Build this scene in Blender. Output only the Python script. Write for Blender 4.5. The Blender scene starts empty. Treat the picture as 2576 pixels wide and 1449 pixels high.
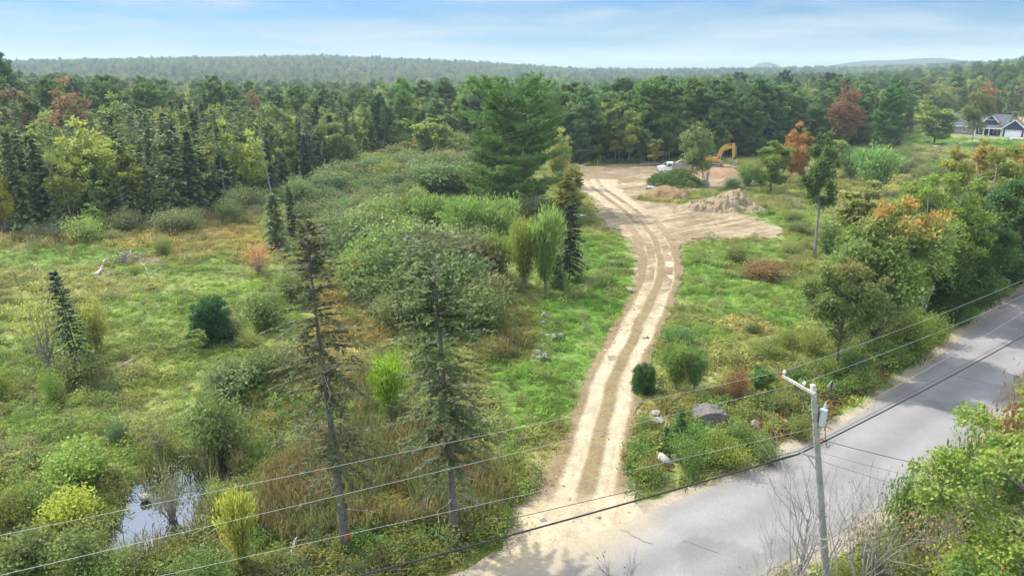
import bpy, bmesh, math, random
import numpy as np
from mathutils import Vector, Matrix

# ---------------------------------------------------------------- camera, sky, sun, exposure
S = bpy.context.scene
COL = S.collection
CAM_H, PITCH, FPX = 22.0, math.radians(17.2), 1741.0      # metres, radians, focal length in pixels of a 2576 px wide picture
cam = bpy.data.cameras.new("camera"); camo = bpy.data.objects.new("camera", cam); COL.objects.link(camo)
cam.sensor_width = 36.0; cam.lens = 36.0 * FPX / 2576.0
cam.clip_start = 0.5; cam.clip_end = 12000.0
camo.location = (0, 0, CAM_H); camo.rotation_euler = (math.pi / 2 - PITCH, 0, 0)
S.camera = camo

SUN_EL, SUN_AZ = math.radians(48), math.radians(-54)      # azimuth from +Y, clockwise positive
sd = Vector((math.sin(SUN_AZ) * math.cos(SUN_EL), math.cos(SUN_AZ) * math.cos(SUN_EL), math.sin(SUN_EL)))
sl = bpy.data.lights.new("sun", 'SUN'); sl.energy = 2.4; sl.angle = math.radians(1.6); sl.color = (1.0, 0.95, 0.86)
so = bpy.data.objects.new("sun", sl); COL.objects.link(so)
so.rotation_euler = sd.to_track_quat('Z', 'Y').to_euler()

W = bpy.data.worlds.new("World"); S.world = W; W.use_nodes = True
def build_world():
    nt = W.node_tree; nt.nodes.clear(); N = nt.nodes.new; L = nt.links.new
    out = N('ShaderNodeOutputWorld'); bg = N('ShaderNodeBackground'); bg.inputs['Strength'].default_value = 0.15
    sky = N('ShaderNodeTexSky'); sky.sky_type = 'NISHITA'; sky.sun_disc = False
    sky.sun_elevation = SUN_EL; sky.sun_rotation = SUN_AZ
    sky.air_density = 1.0; sky.dust_density = 0.3; sky.ozone_density = 4.0
    tc = N('ShaderNodeTexCoord'); sep = N('ShaderNodeSeparateXYZ'); L(tc.outputs['Generated'], sep.inputs[0])
    # clear air a little above the horizon is bluer than the model's
    cr = N('ShaderNodeValToRGB'); L(sep.outputs['Z'], cr.inputs[0])
    e = cr.color_ramp.elements; e[0].position = 0.0; e[0].color = (0.145, 0.180, 0.222, 1)
    e[1].position = 0.11; e[1].position = 0.085; e[1].color = (0.082, 0.172, 0.262, 1)
    e2 = e.new(0.35); e2.color = (0.9, 0.95, 1.0, 1)
    m = N('ShaderNodeMix'); m.data_type = 'RGBA'; m.blend_type = 'MULTIPLY'; m.inputs[0].default_value = 1.0
    L(sky.outputs[0], m.inputs[6]); L(cr.outputs[0], m.inputs[7])
    # thin cirrus
    mp = N('ShaderNodeMapping'); mp.inputs['Scale'].default_value = (2.6, 2.6, 22.0); mp.inputs['Rotation'].default_value = (0.0, 0.05, 0.3)
    mp.inputs['Location'].default_value = (0.3, 0.0, 0.35)
    L(tc.outputs['Generated'], mp.inputs[0])
    nz = N('ShaderNodeTexNoise'); nz.inputs['Scale'].default_value = 1.5; nz.inputs['Detail'].default_value = 5; nz.inputs['Roughness'].default_value = 0.55
    nz.inputs['Distortion'].default_value = 0.5
    L(mp.outputs[0], nz.inputs['Vector'])
    c2 = N('ShaderNodeValToRGB'); L(nz.outputs['Fac'], c2.inputs[0])
    c2.color_ramp.elements[0].position = 0.40; c2.color_ramp.elements[0].color = (0, 0, 0, 1)
    c2.color_ramp.elements[1].position = 0.68; c2.color_ramp.elements[1].color = (0.8, 0.8, 0.8, 1)
    m2 = N('ShaderNodeMix'); m2.data_type = 'RGBA'; L(c2.outputs[0], m2.inputs[0]); L(m.outputs[2], m2.inputs[6])
    cc = N('ShaderNodeValToRGB'); L(sep.outputs['Z'], cc.inputs[0]); q = cc.color_ramp.elements          # cloud: lit thinly near the horizon, bright overhead
    q[0].position = 0.08; q[0].color = (1.5, 1.72, 1.86, 1); q[1].position = 0.5; q[1].color = (5.2, 5.3, 5.4, 1); L(cc.outputs[0], m2.inputs[7])
    mf = N('ShaderNodeMapRange'); mf.inputs[1].default_value = 0.1; mf.inputs[2].default_value = 0.6; mf.inputs[3].default_value = 0.0; mf.inputs[4].default_value = 0.16; L(sep.outputs['Z'], mf.inputs[0])
    ad = N('ShaderNodeMath'); L(nz.outputs['Fac'], ad.inputs[0]); L(mf.outputs[0], ad.inputs[1]); L(ad.outputs[0], c2.inputs[0])
    L(m2.outputs[2], bg.inputs['Color']); L(bg.outputs[0], out.inputs[0])
build_world()
vs = S.view_settings; S.display_settings.display_device = 'sRGB'; vs.view_transform = 'Standard'; vs.look = 'None'; vs.gamma = 1.0; vs.use_curve_mapping = False
vs.exposure = 1.5
cy = S.cycles
cy.max_bounces = 6; cy.diffuse_bounces = 3; cy.glossy_bounces = 2; cy.transmission_bounces = 3; cy.transparent_max_bounces = 4; cy.volume_bounces = 0
cy.use_denoising = True; cy.denoising_input_passes = 'RGB_ALBEDO'; cy.denoising_prefilter = 'ACCURATE'
try: cy.denoiser = 'OPENIMAGEDENOISE'
except Exception: pass

# ---------------------------------------------------------------- survey helpers: a pixel of the 2576 x 1449 photograph to a point of the land
cP, sP = math.cos(PITCH), math.sin(PITCH)
def ray(px, py):
    u = (px - 1288) / FPX; v = -(py - 724.5) / FPX
    return np.array((u, cP + v * sP, -sP + v * cP))
def G(px, py, z=0.0):
    d = ray(px, py); t = (z - CAM_H) / d[2]
    return np.array((d[0] * t, d[1] * t, z))
def depth(p): return p[1] * cP + (CAM_H - p[2]) * sP
def top_z(p, py):                                       # height whose picture row is py above the foot p
    v = -(py - 724.5) / FPX; dy, dz = cP + v * sP, -sP + v * cP
    return CAM_H + dz * p[1] / dy
def poly(pts): return np.array([G(*q)[:2] for q in pts])

# ---------------------------------------------------------------- noise
def _h(ix, iy, seed):
    n = (ix.astype(np.int64) * 374761393 + iy.astype(np.int64) * 668265263 + seed * 1442695041) & 0x7fffffff
    n = ((n ^ (n >> 13)) * 1274126177) & 0x7fffffff
    n = n ^ (n >> 16)
    return (n & 0xffff) / 65535.0
def vnoise(x, y, seed=0):
    x = np.asarray(x, float); y = np.asarray(y, float)
    ix = np.floor(x); iy = np.floor(y); fx = x - ix; fy = y - iy
    fx = fx * fx * (3 - 2 * fx); fy = fy * fy * (3 - 2 * fy)
    a = _h(ix, iy, seed); b = _h(ix + 1, iy, seed); c = _h(ix, iy + 1, seed); d = _h(ix + 1, iy + 1, seed)
    return (a * (1 - fx) + b * fx) * (1 - fy) + (c * (1 - fx) + d * fx) * fy
def fbm(x, y, seed=0, oct=4):
    s = 0; a = 0.5; t = 0
    for k in range(oct):
        s = s + a * vnoise(x * 2 ** k + 17.3 * k, y * 2 ** k - 9.1 * k, seed + k); t += a; a *= 0.55
    return s / t
def sstep(a, b, x):
    t = np.clip((x - a) / (b - a), 0, 1); return t * t * (3 - 2 * t)
def pdist(P, x, y, closed=False):
    """distance to a polyline; parameter (index + fraction) of the nearest point; side"""
    x = np.asarray(x, float); y = np.asarray(y, float)
    best = np.full(x.shape, 1e18); par = np.zeros(x.shape); side = np.zeros(x.shape)
    n = len(P)
    for i in range(n if closed else n - 1):
        a = P[i]; b = P[(i + 1) % n]; d = b - a; l2 = d @ d + 1e-12
        t = np.clip(((x - a[0]) * d[0] + (y - a[1]) * d[1]) / l2, 0, 1)
        qx = x - a[0] - t * d[0]; qy = y - a[1] - t * d[1]; dd = qx * qx + qy * qy
        m = dd < best; best = np.where(m, dd, best); par = np.where(m, i + t, par); side = np.where(m, d[0] * qy - d[1] * qx, side)
    return np.sqrt(best), par, side
def inside(P, x, y):
    r = np.zeros(np.shape(x), bool); n = len(P)
    for i in range(n):
        a = P[i]; b = P[(i + 1) % n]
        c = ((a[1] > y) != (b[1] > y)) & (x < (b[0] - a[0]) * (y - a[1]) / (b[1] - a[1] + 1e-12) + a[0])
        r ^= c
    return r
def sdist(P, x, y):
    d = pdist(P, x, y, True)[0]; return np.where(inside(P, x, y), d, -d)
def resample(P, step):
    P = np.array(P, float); d = np.r_[0, np.cumsum(np.linalg.norm(np.diff(P, axis=0), axis=1))]
    n = max(2, int(d[-1] / step)); s = np.linspace(0, d[-1], n)
    return np.stack([np.interp(s, d, P[:, k]) for k in range(P.shape[1])], 1)
def smooth(P, it=3):
    P = np.array(P, float)
    for _ in range(it):
        Q = P.copy(); Q[1:-1] = 0.25 * P[:-2] + 0.5 * P[1:-1] + 0.25 * P[2:]; P = Q
    return P

# ---------------------------------------------------------------- mesh helpers
class MB:
    def __init__(s): s.v = []; s.f4 = []; s.f3 = []; s.c = []; s.n = 0; s.m4 = []; s.m3 = []; s.smooth = True
    def add(s, v, q=None, t=None, col=(1, 1, 1), mat=0):
        v = np.asarray(v, float).reshape(-1, 3); s.v.append(v)
        c = np.asarray(col, float)
        s.c.append(np.broadcast_to(c, (len(v), 3)) if c.ndim == 1 else c)
        if q is not None and len(q): q = np.asarray(q, np.int64).reshape(-1, 4); s.f4.append(q + s.n); s.m4.append(np.full(len(q), mat, np.int32))
        if t is not None and len(t): t = np.asarray(t, np.int64).reshape(-1, 3); s.f3.append(t + s.n); s.m3.append(np.full(len(t), mat, np.int32))
        s.n += len(v); return s
    def cards(s, C, D, Nn, l, w, col, mat=0):
        """diamond-shaped leaves: foot C, direction D, facing Nn"""
        D = D / (np.linalg.norm(D, axis=1, keepdims=True) + 1e-9)
        B = np.cross(D, Nn); B /= (np.linalg.norm(B, axis=1, keepdims=True) + 1e-9)
        l = np.broadcast_to(l, (len(C),))[:, None]; w = np.broadcast_to(w, (len(C),))[:, None]
        V = np.stack([C, C + D * l * .45 + B * w * .5, C + D * l, C + D * l * .45 - B * w * .5], 1).reshape(-1, 3)
        s.add(V, np.arange(len(C) * 4).reshape(-1, 4), col=np.repeat(np.broadcast_to(col, (len(C), 3)), 4, 0), mat=mat); return s
    def tube(s, P, r, n=6, col=(1, 1, 1), mat=0, cap=True):
        P = np.asarray(P, float); r = np.broadcast_to(np.asarray(r, float), (len(P),))
        T = np.gradient(P, axis=0); T /= (np.linalg.norm(T, axis=1, keepdims=True) + 1e-9)
        ref = np.array((0, 0, 1.0)) if abs(T[0][2]) < .8 else np.array((1.0, 0, 0))
        A = np.cross(T, ref); A /= (np.linalg.norm(A, axis=1, keepdims=True) + 1e-9); B = np.cross(T, A)
        a = np.arange(n) * 2 * math.pi / n
        V = P[:, None] + r[:, None, None] * (np.cos(a)[None, :, None] * A[:, None] + np.sin(a)[None, :, None] * B[:, None])
        m = len(P); i = np.arange(m - 1)[:, None] * n; j = np.arange(n)[None]; k = (j + 1) % n
        Q = np.stack([i + j, i + k, i + n + k, i + n + j], -1).reshape(-1, 4)
        V = V.reshape(-1, 3); T3 = []
        if cap:
            V = np.vstack([V, P[:1], P[-1:]]); c0, c1 = m * n, m * n + 1
            for q in range(n): T3 += [(c0, (q + 1) % n, q), (c1, (m - 1) * n + q, (m - 1) * n + (q + 1) % n)]
        s.add(V, Q, T3, col, mat); return s
    def box(s, c, d, R=None, col=(1, 1, 1), mat=0, taper=None):
        x, y, z = np.array(d, float) / 2
        V = np.array([(-x, -y, -z), (x, -y, -z), (x, y, -z), (-x, y, -z), (-x, -y, z), (x, -y, z), (x, y, z), (-x, y, z)])
        if taper is not None: V[4:, 0] *= taper[0]; V[4:, 1] *= taper[1]
        if R is not None: V = V @ np.array(R).T
        s.add(V + np.array(c, float), [(0, 3, 2, 1), (4, 5, 6, 7), (0, 1, 5, 4), (1, 2, 6, 5), (2, 3, 7, 6), (3, 0, 4, 7)], col=col, mat=mat); return s
    def prism(s, prof, y0, y1, col=(1, 1, 1), mat=0, axis='y'):
        """extrude an (x, z) outline along y"""
        n = len(prof); V = []
        for yy in (y0, y1):
            for (a, b) in prof: V.append((a, yy, b) if axis == 'y' else (yy, a, b))
        Q = [(i, (i + 1) % n, n + (i + 1) % n, n + i) for i in range(n)]
        s.add(V, Q, None, col, mat)
        # caps as fans round the centroid
        for k, yy in ((0, y0), (1, y1)):
            c = np.mean(np.array(prof), 0); cv = (c[0], yy, c[1]) if axis == 'y' else (yy, c[0], c[1])
            s.add(np.vstack([np.array(V[k * n:(k + 1) * n]), cv]), None, [(i, (i + 1) % n, n) if k else ((i + 1) % n, i, n) for i in range(n)], col, mat)
        return s
    def mesh(s, name, mats, smooth=False):
        me = bpy.data.meshes.new(name)
        V = np.vstack(s.v).astype(np.float32)
        q = np.vstack(s.f4) if s.f4 else np.zeros((0, 4), np.int64); t = np.vstack(s.f3) if s.f3 else np.zeros((0, 3), np.int64)
        mi = np.concatenate(s.m4 + s.m3) if (s.m4 or s.m3) else np.zeros(0, np.int32)
        me.vertices.add(len(V)); me.vertices.foreach_set('co', V.ravel())
        li = np.concatenate([q.ravel(), t.ravel()]).astype(np.int32); me.loops.add(len(li)); me.loops.foreach_set('vertex_index', li)
        nf = len(q) + len(t); me.polygons.add(nf)
        ls = np.concatenate([np.arange(len(q)) * 4, len(q) * 4 + np.arange(len(t)) * 3]).astype(np.int32)
        me.polygons.foreach_set('loop_start', ls)
        me.polygons.foreach_set('material_index', mi.astype(np.int32))
        me.polygons.foreach_set('use_smooth', np.full(nf, smooth, bool))
        ca = me.color_attributes.new('col', 'FLOAT_COLOR', 'POINT')
        c = np.ones((len(V), 4), np.float32); c[:, :3] = np.vstack(s.c); ca.data.foreach_set('color', c.ravel())
        for m in (mats if isinstance(mats, (list, tuple)) else [mats]): me.materials.append(m)
        me.update(calc_edges=True); me.validate()
        return me
def rot(axis, a): return np.array(Matrix.Rotation(a, 3, axis))

def obj(name, me, parent=None, loc=None):
    o = bpy.data.objects.new(name, me); COL.objects.link(o)
    if parent is not None: o.parent = parent
    if loc is not None: o.location = [float(q) for q in loc]
    return o
def tag(o, label, cat, group=None):
    o['label'] = label; o['category'] = cat
    if group: o['group'] = group
    return o
def thing(name, label, cat, loc=(0, 0, 0), rz=0.0, group=None):
    o = bpy.data.objects.new(name, None); COL.objects.link(o); o.location = [float(q) for q in loc]; o.rotation_euler = (0, 0, rz)
    o.empty_display_size = 0.3
    return tag(o, label, cat, group)
def structure(name, me): o = obj(name, me); o['kind'] = 'structure'; return o

# ---------------------------------------------------------------- materials
def mat(name, rough=0.8, spec=0.3, base=None, use_col=True, use_obj=False, noise=None, bump=None, trans=0.0, metal=0.0, rand=0.0, inst=False):
    """colour = base x mesh colour 'col' x object colour (x instance tint), broken up by noise"""
    m = bpy.data.materials.new(name); m.use_nodes = True; nt = m.node_tree; N = nt.nodes.new; L = nt.links.new
    b = nt.nodes['Principled BSDF']; b.inputs['Roughness'].default_value = rough; b.inputs['Specular IOR Level'].default_value = spec; b.inputs['Metallic'].default_value = metal
    def mul(a, c):
        x = N('ShaderNodeMix'); x.data_type = 'RGBA'; x.blend_type = 'MULTIPLY'; x.inputs[0].default_value = 1.0; L(a, x.inputs[6]); L(c, x.inputs[7]); return x.outputs[2]
    rgb = N('ShaderNodeRGB'); rgb.outputs[0].default_value = (*(base or (1, 1, 1)), 1); c = rgb.outputs[0]
    if use_col:
        a = N('ShaderNodeAttribute'); a.attribute_name = 'col'; c = mul(c, a.outputs['Color'])
    oi = None
    if use_obj or rand:
        oi = N('ShaderNodeObjectInfo')
        if use_obj: c = mul(c, oi.outputs['Color'])
    if inst:
        a = N('ShaderNodeAttribute'); a.attribute_name = 'tint'; a.attribute_type = 'INSTANCER'; c = mul(c, a.outputs['Color'])
    if rand:
        mr = N('ShaderNodeMapRange'); mr.inputs[3].default_value = 1 - rand; mr.inputs[4].default_value = 1 + rand; L(oi.outputs['Random'], mr.inputs[0])
        c = mul(c, mr.outputs[0])
    tc = N('ShaderNodeTexCoord')
    for (sc, lo, hi, det) in (noise or []):
        nz = N('ShaderNodeTexNoise'); nz.inputs['Scale'].default_value = sc; nz.inputs['Detail'].default_value = det; nz.inputs['Roughness'].default_value = 0.65
        L(tc.outputs['Object'], nz.inputs['Vector'])
        mr = N('ShaderNodeMapRange'); mr.inputs[1].default_value = 0.3; mr.inputs[2].default_value = 0.7; mr.inputs[3].default_value = lo; mr.inputs[4].default_value = hi
        L(nz.outputs['Fac'], mr.inputs[0]); c = mul(c, mr.outputs[0])
    L(c, b.inputs['Base Color'])
    if bump:
        nz = N('ShaderNodeTexNoise'); nz.inputs['Scale'].default_value = bump[0]; nz.inputs['Detail'].default_value = 5; L(tc.outputs['Object'], nz.inputs['Vector'])
        bp = N('ShaderNodeBump'); bp.inputs['Strength'].default_value = bump[1]; bp.inputs['Distance'].default_value = bump[2]; L(nz.outputs['Fac'], bp.inputs['Height']); L(bp.outputs[0], b.inputs['Normal'])
    if trans:
        t = N('ShaderNodeBsdfTranslucent'); L(c, t.inputs['Color']); ms = N('ShaderNodeMixShader'); ms.inputs[0].default_value = trans
        L(b.outputs[0], ms.inputs[1]); L(t.outputs[0], ms.inputs[2]); L(ms.outputs[0], nt.nodes['Material Output'].inputs['Surface'])
    return m
M_LEAF = mat('leaves', 0.55, 0.25, use_obj=True, rand=0.14, trans=0.45)
M_NEEDLE = mat('needles', 0.6, 0.2, use_obj=True, rand=0.12, trans=0.30)
M_LEAFI = mat('leaves_massed', 0.6, 0.2, inst=True, rand=0.2, trans=0.4)
M_GRASS = mat('grass_blades', 0.6, 0.2, inst=True, rand=0.22, trans=0.42)
M_BARK = mat('bark', 0.9, 0.1, base=(0.13, 0.11, 0.095), noise=[(6, 0.6, 1.35, 4)], bump=(14, 0.5, 0.03))
M_BARKG = mat('grey_bark', 0.9, 0.1, base=(0.30, 0.28, 0.25), noise=[(7, 0.55, 1.3, 4)], bump=(14, 0.5, 0.03))
M_BIRCH = mat('birch_bark', 0.8, 0.1, base=(0.55, 0.53, 0.48), noise=[(5, 0.5, 1.2, 3)])
M_GROUND = mat('ground', 0.95, 0.1, noise=[(0.9, 0.75, 1.25, 6), (6, 0.7, 1.3, 5)], bump=(5, 0.6, 0.12))
M_DIRT = mat('dirt', 0.95, 0.1, noise=[(0.5, 0.85, 1.13, 6), (5, 0.78, 1.2, 6), (30, 0.8, 1.2, 3)], bump=(5, 0.55, 0.07))
M_WOOD = mat('weathered_wood', 0.85, 0.15, base=(0.42, 0.39, 0.35), noise=[(9, 0.7, 1.2, 5)], bump=(20, 0.3, 0.02))
M_ROCK = mat('rock', 0.9, 0.2, noise=[(2.5, 0.6, 1.25, 6), (11, 0.75, 1.2, 4)], bump=(6, 0.7, 0.06))
# ---------------------------------------------------------------- the lie of the land
ROAD_L = smooth(resample([(-60, -2), (-30, 11.5), (-14, 19.5)] + [tuple(G(*q)[:2]) for q in
    [(1208, 1440), (1458, 1365), (1558, 1320), (1718, 1260), (1867, 1192), (2067, 1105), (2147, 1055), (2267, 970), (2367, 895), (2467, 810), (2576, 725), (2680, 652), (2800, 590)]], 2.0), 6)
DRIVE_D = [(1225, 1444, .3), (1300, 1430, 1.6), (1375, 1408, 3.2), (1432, 1372, 3.9), (1450, 1330, 3.0), (1468, 1260, 2.6), (1485, 1190, 2.2), (1500, 1120, 2.05), (1528, 1010, 2.0), (1556, 930, 1.95), (1590, 850, 2.0), (1630, 780, 2.05), (1656, 710, 2.2),
           (1662, 660, 2.4), (1652, 615, 2.5), (1625, 570, 2.6), (1585, 530, 2.8), (1535, 495, 3.2), (1500, 470, 4.0), (1490, 452, 5.0)]
_dc = np.array([(*G(a, b)[:2], w) for a, b, w in DRIVE_D]); DRIVE = smooth(resample(_dc, 1.0), 5)
CLEAR = poly([(1440, 424), (1520, 415), (1660, 414), (1760, 425), (1900, 430), (1920, 470), (1780, 480), (1640, 490), (1600, 505), (1700, 512), (1830, 530), (1930, 552), (1975, 580), (1960, 600),
              (1830, 604), (1730, 606), (1700, 640), (1712, 690), (1680, 740), (1640, 800), (1600, 870), (1560, 900), (1600, 800), (1596, 720), (1590, 660), (1560, 600), (1500, 555), (1478, 500), (1452, 450)])
POND = poly([(255, 1400), (290, 1285), (330, 1205), (400, 1172), (480, 1150), (560, 1132), (592, 1172), (545, 1300), (470, 1345), (370, 1385), (310, 1420)])
EDGE_D = [(-700, 640), (-200, 600), (0, 592), (200, 585), (420, 560), (640, 508), (880, 442), (1000, 402), (1120, 388), (1300, 396), (1450, 413), (1650, 411), (1800, 400), (1900, 394), (2000, 384), (2100, 374), (2200, 360),
          (2250, 342), (2320, 316), (2450, 298), (2620, 292), (2800, 292), (3300, 300)]
_eg = poly(EDGE_D); EDGE_AZ = np.arctan2(_eg[:, 0], _eg[:, 1]); EDGE_R = np.hypot(_eg[:, 0], _eg[:, 1])
def wood_edge(x, y): return np.interp(np.arctan2(x, y), EDGE_AZ, EDGE_R)

def hills(x, y):
    r = np.hypot(x, y); az = np.degrees(np.arctan2(x, y))
    h = 3.0 * sstep(170, 300, r) * sstep(-5, -32, az)                                   # left: the wood climbs a little
    h = h + np.interp(az, [-60, -35, -27.7, -15, -5.9, .4, 5.1, 12, 30], [28, 37, 45, 58, 49, 36, 25, 21, 23]) * sstep(950, 2050, r)      # the long wooded ridge ahead
    h = h - 4.5 * sstep(215, 340, r) * sstep(1300, 800, r) * sstep(-36, -24, az) * sstep(18, 4, az)                                        # and the shallow valley before it
    h = h + 21 * sstep(290, 800, r) * sstep(24, 42, az) + 4 * sstep(420, 900, r) * sstep(8, 24, az)
    return h
def road_dist(x, y):
    d, par, side = pdist(ROAD_L, x, y); return np.where(side > 0, d, np.where(d < 6.3, -np.minimum(d, 6.3 - d), d - 6.3))    # negative on the asphalt
def drive_dist(x, y):
    d, par, _ = pdist(DRIVE[:, :2], x, y); w = np.interp(par, np.arange(len(DRIVE)), DRIVE[:, 2]); return d - w
def land(x, y, masks=None):
    """height of the ground"""
    x = np.asarray(x, float); y = np.asarray(y, float)
    r = np.hypot(x, y)
    h = hills(x, y)
    near = r < 230
    calm = np.ones(x.shape); pond = np.zeros(x.shape)
    if near.any():
        xn, yn = x[near], y[near]
        c = np.minimum(np.minimum(sstep(0.3, 3.5, road_dist(xn, yn)), sstep(-0.2, 2.2, drive_dist(xn, yn))), sstep(-0.5, -3.0, sdist(CLEAR, xn, yn)))
        calm[near] = c; pond[near] = sstep(-1.2, 1.0, sdist(POND, xn, yn))
    tus = np.abs(fbm(x / 1.5 + .35 * y / 1.5, y / .95, 5, 3) - .5) * 2
    b = 0.62 * (fbm(x / 9, y / 9, 3, 3) - 0.5) + 0.55 * (0.42 - tus)
    h = h + calm * np.where(r < 400, b, 0) - 0.05 - 0.75 * pond
    return h, calm, pond
def land_z(p): return float(land(np.array([p[0]]), np.array([p[1]]))[0][0])

def blob(x, y, px, py, rx, ry, seed, soft=.55):
    """soft-edged patch, given as an ellipse of the photograph laid on the land"""
    c = G(px, py); ex = abs(G(px + rx, py)[0] - c[0]); ey = max(1.5, abs(G(px, py - ry)[1] - G(px, py + ry)[1]) / 2)
    d = np.hypot((x - c[0]) / ex, (y - c[1]) / ey) + 1.1 * (fbm(x / 4, y / 4, seed, 3) - .5)
    return sstep(1 + soft / 2, 1 - soft / 2, d)
LUSH = (0.115, 0.205, 0.040); TAN = (0.25, 0.20, 0.085); OLIVE = (0.165, 0.180, 0.058); RUST = (0.235, 0.145, 0.06); DARKG = (0.065, 0.09, 0.03); STRAW = (0.32, 0.27, 0.13)
PATCH = [  # px, py, rx, ry, colour, strength
    (300, 590, 420, 28, TAN, .8), (500, 605, 170, 35, (.25, .19, .07), .7), (150, 655, 230, 26, LUSH, .75), (560, 700, 150, 40, LUSH, .45), (420, 780, 150, 40, LUSH, .4), (60, 900, 90, 120, LUSH, .35),
    (60, 1060, 80, 60, LUSH, .5), (300, 1010, 150, 40, OLIVE, .5), (860, 745, 60, 45, RUST, .75), (790, 660, 40, 50, RUST, .5), (850, 870, 120, 90, (.22, .15, .06), .8), (730, 1050, 90, 30, RUST, .8), (760, 930, 70, 40, RUST, .6), (560, 1340, 160, 40, RUST, .6),
    (1500, 700, 110, 130, LUSH, .95), (1470, 830, 130, 120, LUSH, .85), (1350, 1000, 110, 90, LUSH, .85), (1260, 1130, 80, 90, LUSH, .6), (1300, 930, 90, 30, LUSH, .7), (1290, 830, 60, 60, (.22, .17, .07), .6), (1370, 1150, 50, 70, TAN, .3),
    (1840, 640, 190, 40, LUSH, .7), (1790, 720, 110, 60, LUSH, .7), (1900, 800, 130, 60, LUSH, .7), (1980, 730, 80, 60, LUSH, .6), (1880, 835, 60, 20, STRAW, .9), (1930, 690, 80, 26, (.16, .12, .06), .6), (1960, 560, 60, 20, LUSH, .6), (1750, 850, 80, 25, LUSH, .8),
    (1960, 1010, 150, 45, (.20, .115, .05), .85), (1960, 1050, 130, 45, (.17, .085, .035), .9), (1800, 1060, 130, 40, TAN, .5), (1700, 1020, 120, 30, TAN, .5),
    (1000, 1210, 330, 120, (.185, .155, .055), .9), (1000, 1120, 200, 60, (.15, .13, .05), .6), (800, 1380, 300, 60, (.10, .13, .045), .8), (560, 545, 100, 18, (.20, .15, .06), .8),
    (1960, 440, 220, 28, OLIVE, .8), (2080, 440, 200, 40, TAN, .4), (2270, 395, 90, 30, (.16, .17, .07), .7), (2290, 352, 90, 14, (.09, .19, .035), .95), (2450, 358, 200, 12, (.11, .20, .035), .95), (2500, 305, 160, 8, (.30, .23, .09), .9), (2560, 315, 80, 8, (.28, .22, .09), .8),
    (2290, 935, 75, 26, (.09, .20, .03), 1.), (2210, 1000, 70, 22, (.09, .20, .03), 1.), (2140, 1050, 45, 18, (.10, .19, .035), .9), (2380, 865, 70, 26, (.09, .19, .03), 1.), (2450, 810, 60, 24, (.07, .15, .03), .9), (2060, 900, 90, 80, OLIVE, .6), (2270, 860, 130, 100, DARKG, .6)]
def gcol(x, y):
    x = np.asarray(x, float); y = np.asarray(y, float); r = np.hypot(x, y)
    n = fbm(x / 14, y / 10, 11, 4); n2 = fbm(x / 3.2, y / 2.2, 12, 3); n3 = fbm(x / 1.1, y / .8, 13, 2)
    k = sstep(.38, .62, n)[..., None]
    c = np.array((.205, .205, .078)) * (1 - k) + np.array((.160, .205, .056)) * k
    c = c * (0.72 + 0.56 * n2[..., None])
    for i, (a, b, rx, ry, col, st) in enumerate(PATCH):
        m = (blob(x, y, a, b, rx, ry, 40 + i) * st)[..., None]
        c = c * (1 - m) + np.array(col) * (0.68 + 0.6 * n2[..., None]) * m
    t = sstep(.60, .74, n3 * .5 + n2 * .5)[..., None] * .4
    c = c * (1 - t) + np.array(STRAW) * t
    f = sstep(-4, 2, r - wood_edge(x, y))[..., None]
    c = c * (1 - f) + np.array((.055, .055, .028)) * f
    return c

def build_ground():
    az = np.concatenate([np.arange(-180, -50, 5.0), np.arange(-50, -46, 1), np.arange(-46, 46, .135), np.arange(46, 50, 1), np.arange(50, 180, 5.0)])
    rr = [4.0]
    while rr[-1] < 4200: rr.append(rr[-1] * (1.0085 if 14 < rr[-1] < 200 else 1.03))
    rr = np.array(rr); A, R = np.meshgrid(np.radians(az), rr, indexing='ij')
    x = R * np.sin(A); y = R * np.cos(A); z, calm, pond = land(x.ravel(), y.ravel())
    xf, yf = x.ravel(), y.ravel(); rf = R.ravel()
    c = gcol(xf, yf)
    p = pond[:, None]; c = c * (1 - p) + np.array((.035, .03, .022)) * p
    n, m = len(az), len(rr); I = np.arange(n)[:, None]; J = np.arange(m - 1)[None]
    I2 = (I + 1) % n
    Q = np.stack([I * m + J, I * m + J + 1, I2 * m + J + 1, I2 * m + J], -1).reshape(-1, 4)
    b = MB(); b.add(np.stack([xf, yf, z], 1), Q[:, ::-1], None, c)
    k = np.arange(n) * m; cz = -0.05
    b.add(np.vstack([np.stack([xf[k], yf[k], z[k]], 1), [(0, 0, cz)]]), None, [((i + 1) % n, i, n) for i in range(n)], (.15, .16, .06))
    structure('ground', b.mesh('ground', M_GROUND, True))
build_ground()

def ribbon(P, off, cross, zf, cf, name, material, keep=None):
    """strip along P: cross = offsets (or shares of the half-width) across it"""
    T = np.gradient(P[:, :2], axis=0); T /= np.linalg.norm(T, axis=1, keepdims=True); Nn = np.stack([-T[:, 1], T[:, 0]], 1)
    X = P[:, None, :2] + Nn[:, None] * off[..., None]
    x, y = X[..., 0].ravel(), X[..., 1].ravel(); n, m = off.shape
    I = np.arange(n - 1)[:, None]; J = np.arange(m - 1)[None]
    Q = np.stack([I * m + J, I * m + J + 1, (I + 1) * m + J + 1, (I + 1) * m + J], -1).reshape(-1, 4)
    if keep is not None:
        k = keep(x, y, off.ravel()); Q = Q[k[Q].all(1)]
    b = MB(); b.add(np.stack([x, y, zf(x, y, off.ravel())], 1), Q[:, ::-1], None, cf(x, y, off.ravel())); return b.mesh(name, material, True)

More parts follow.
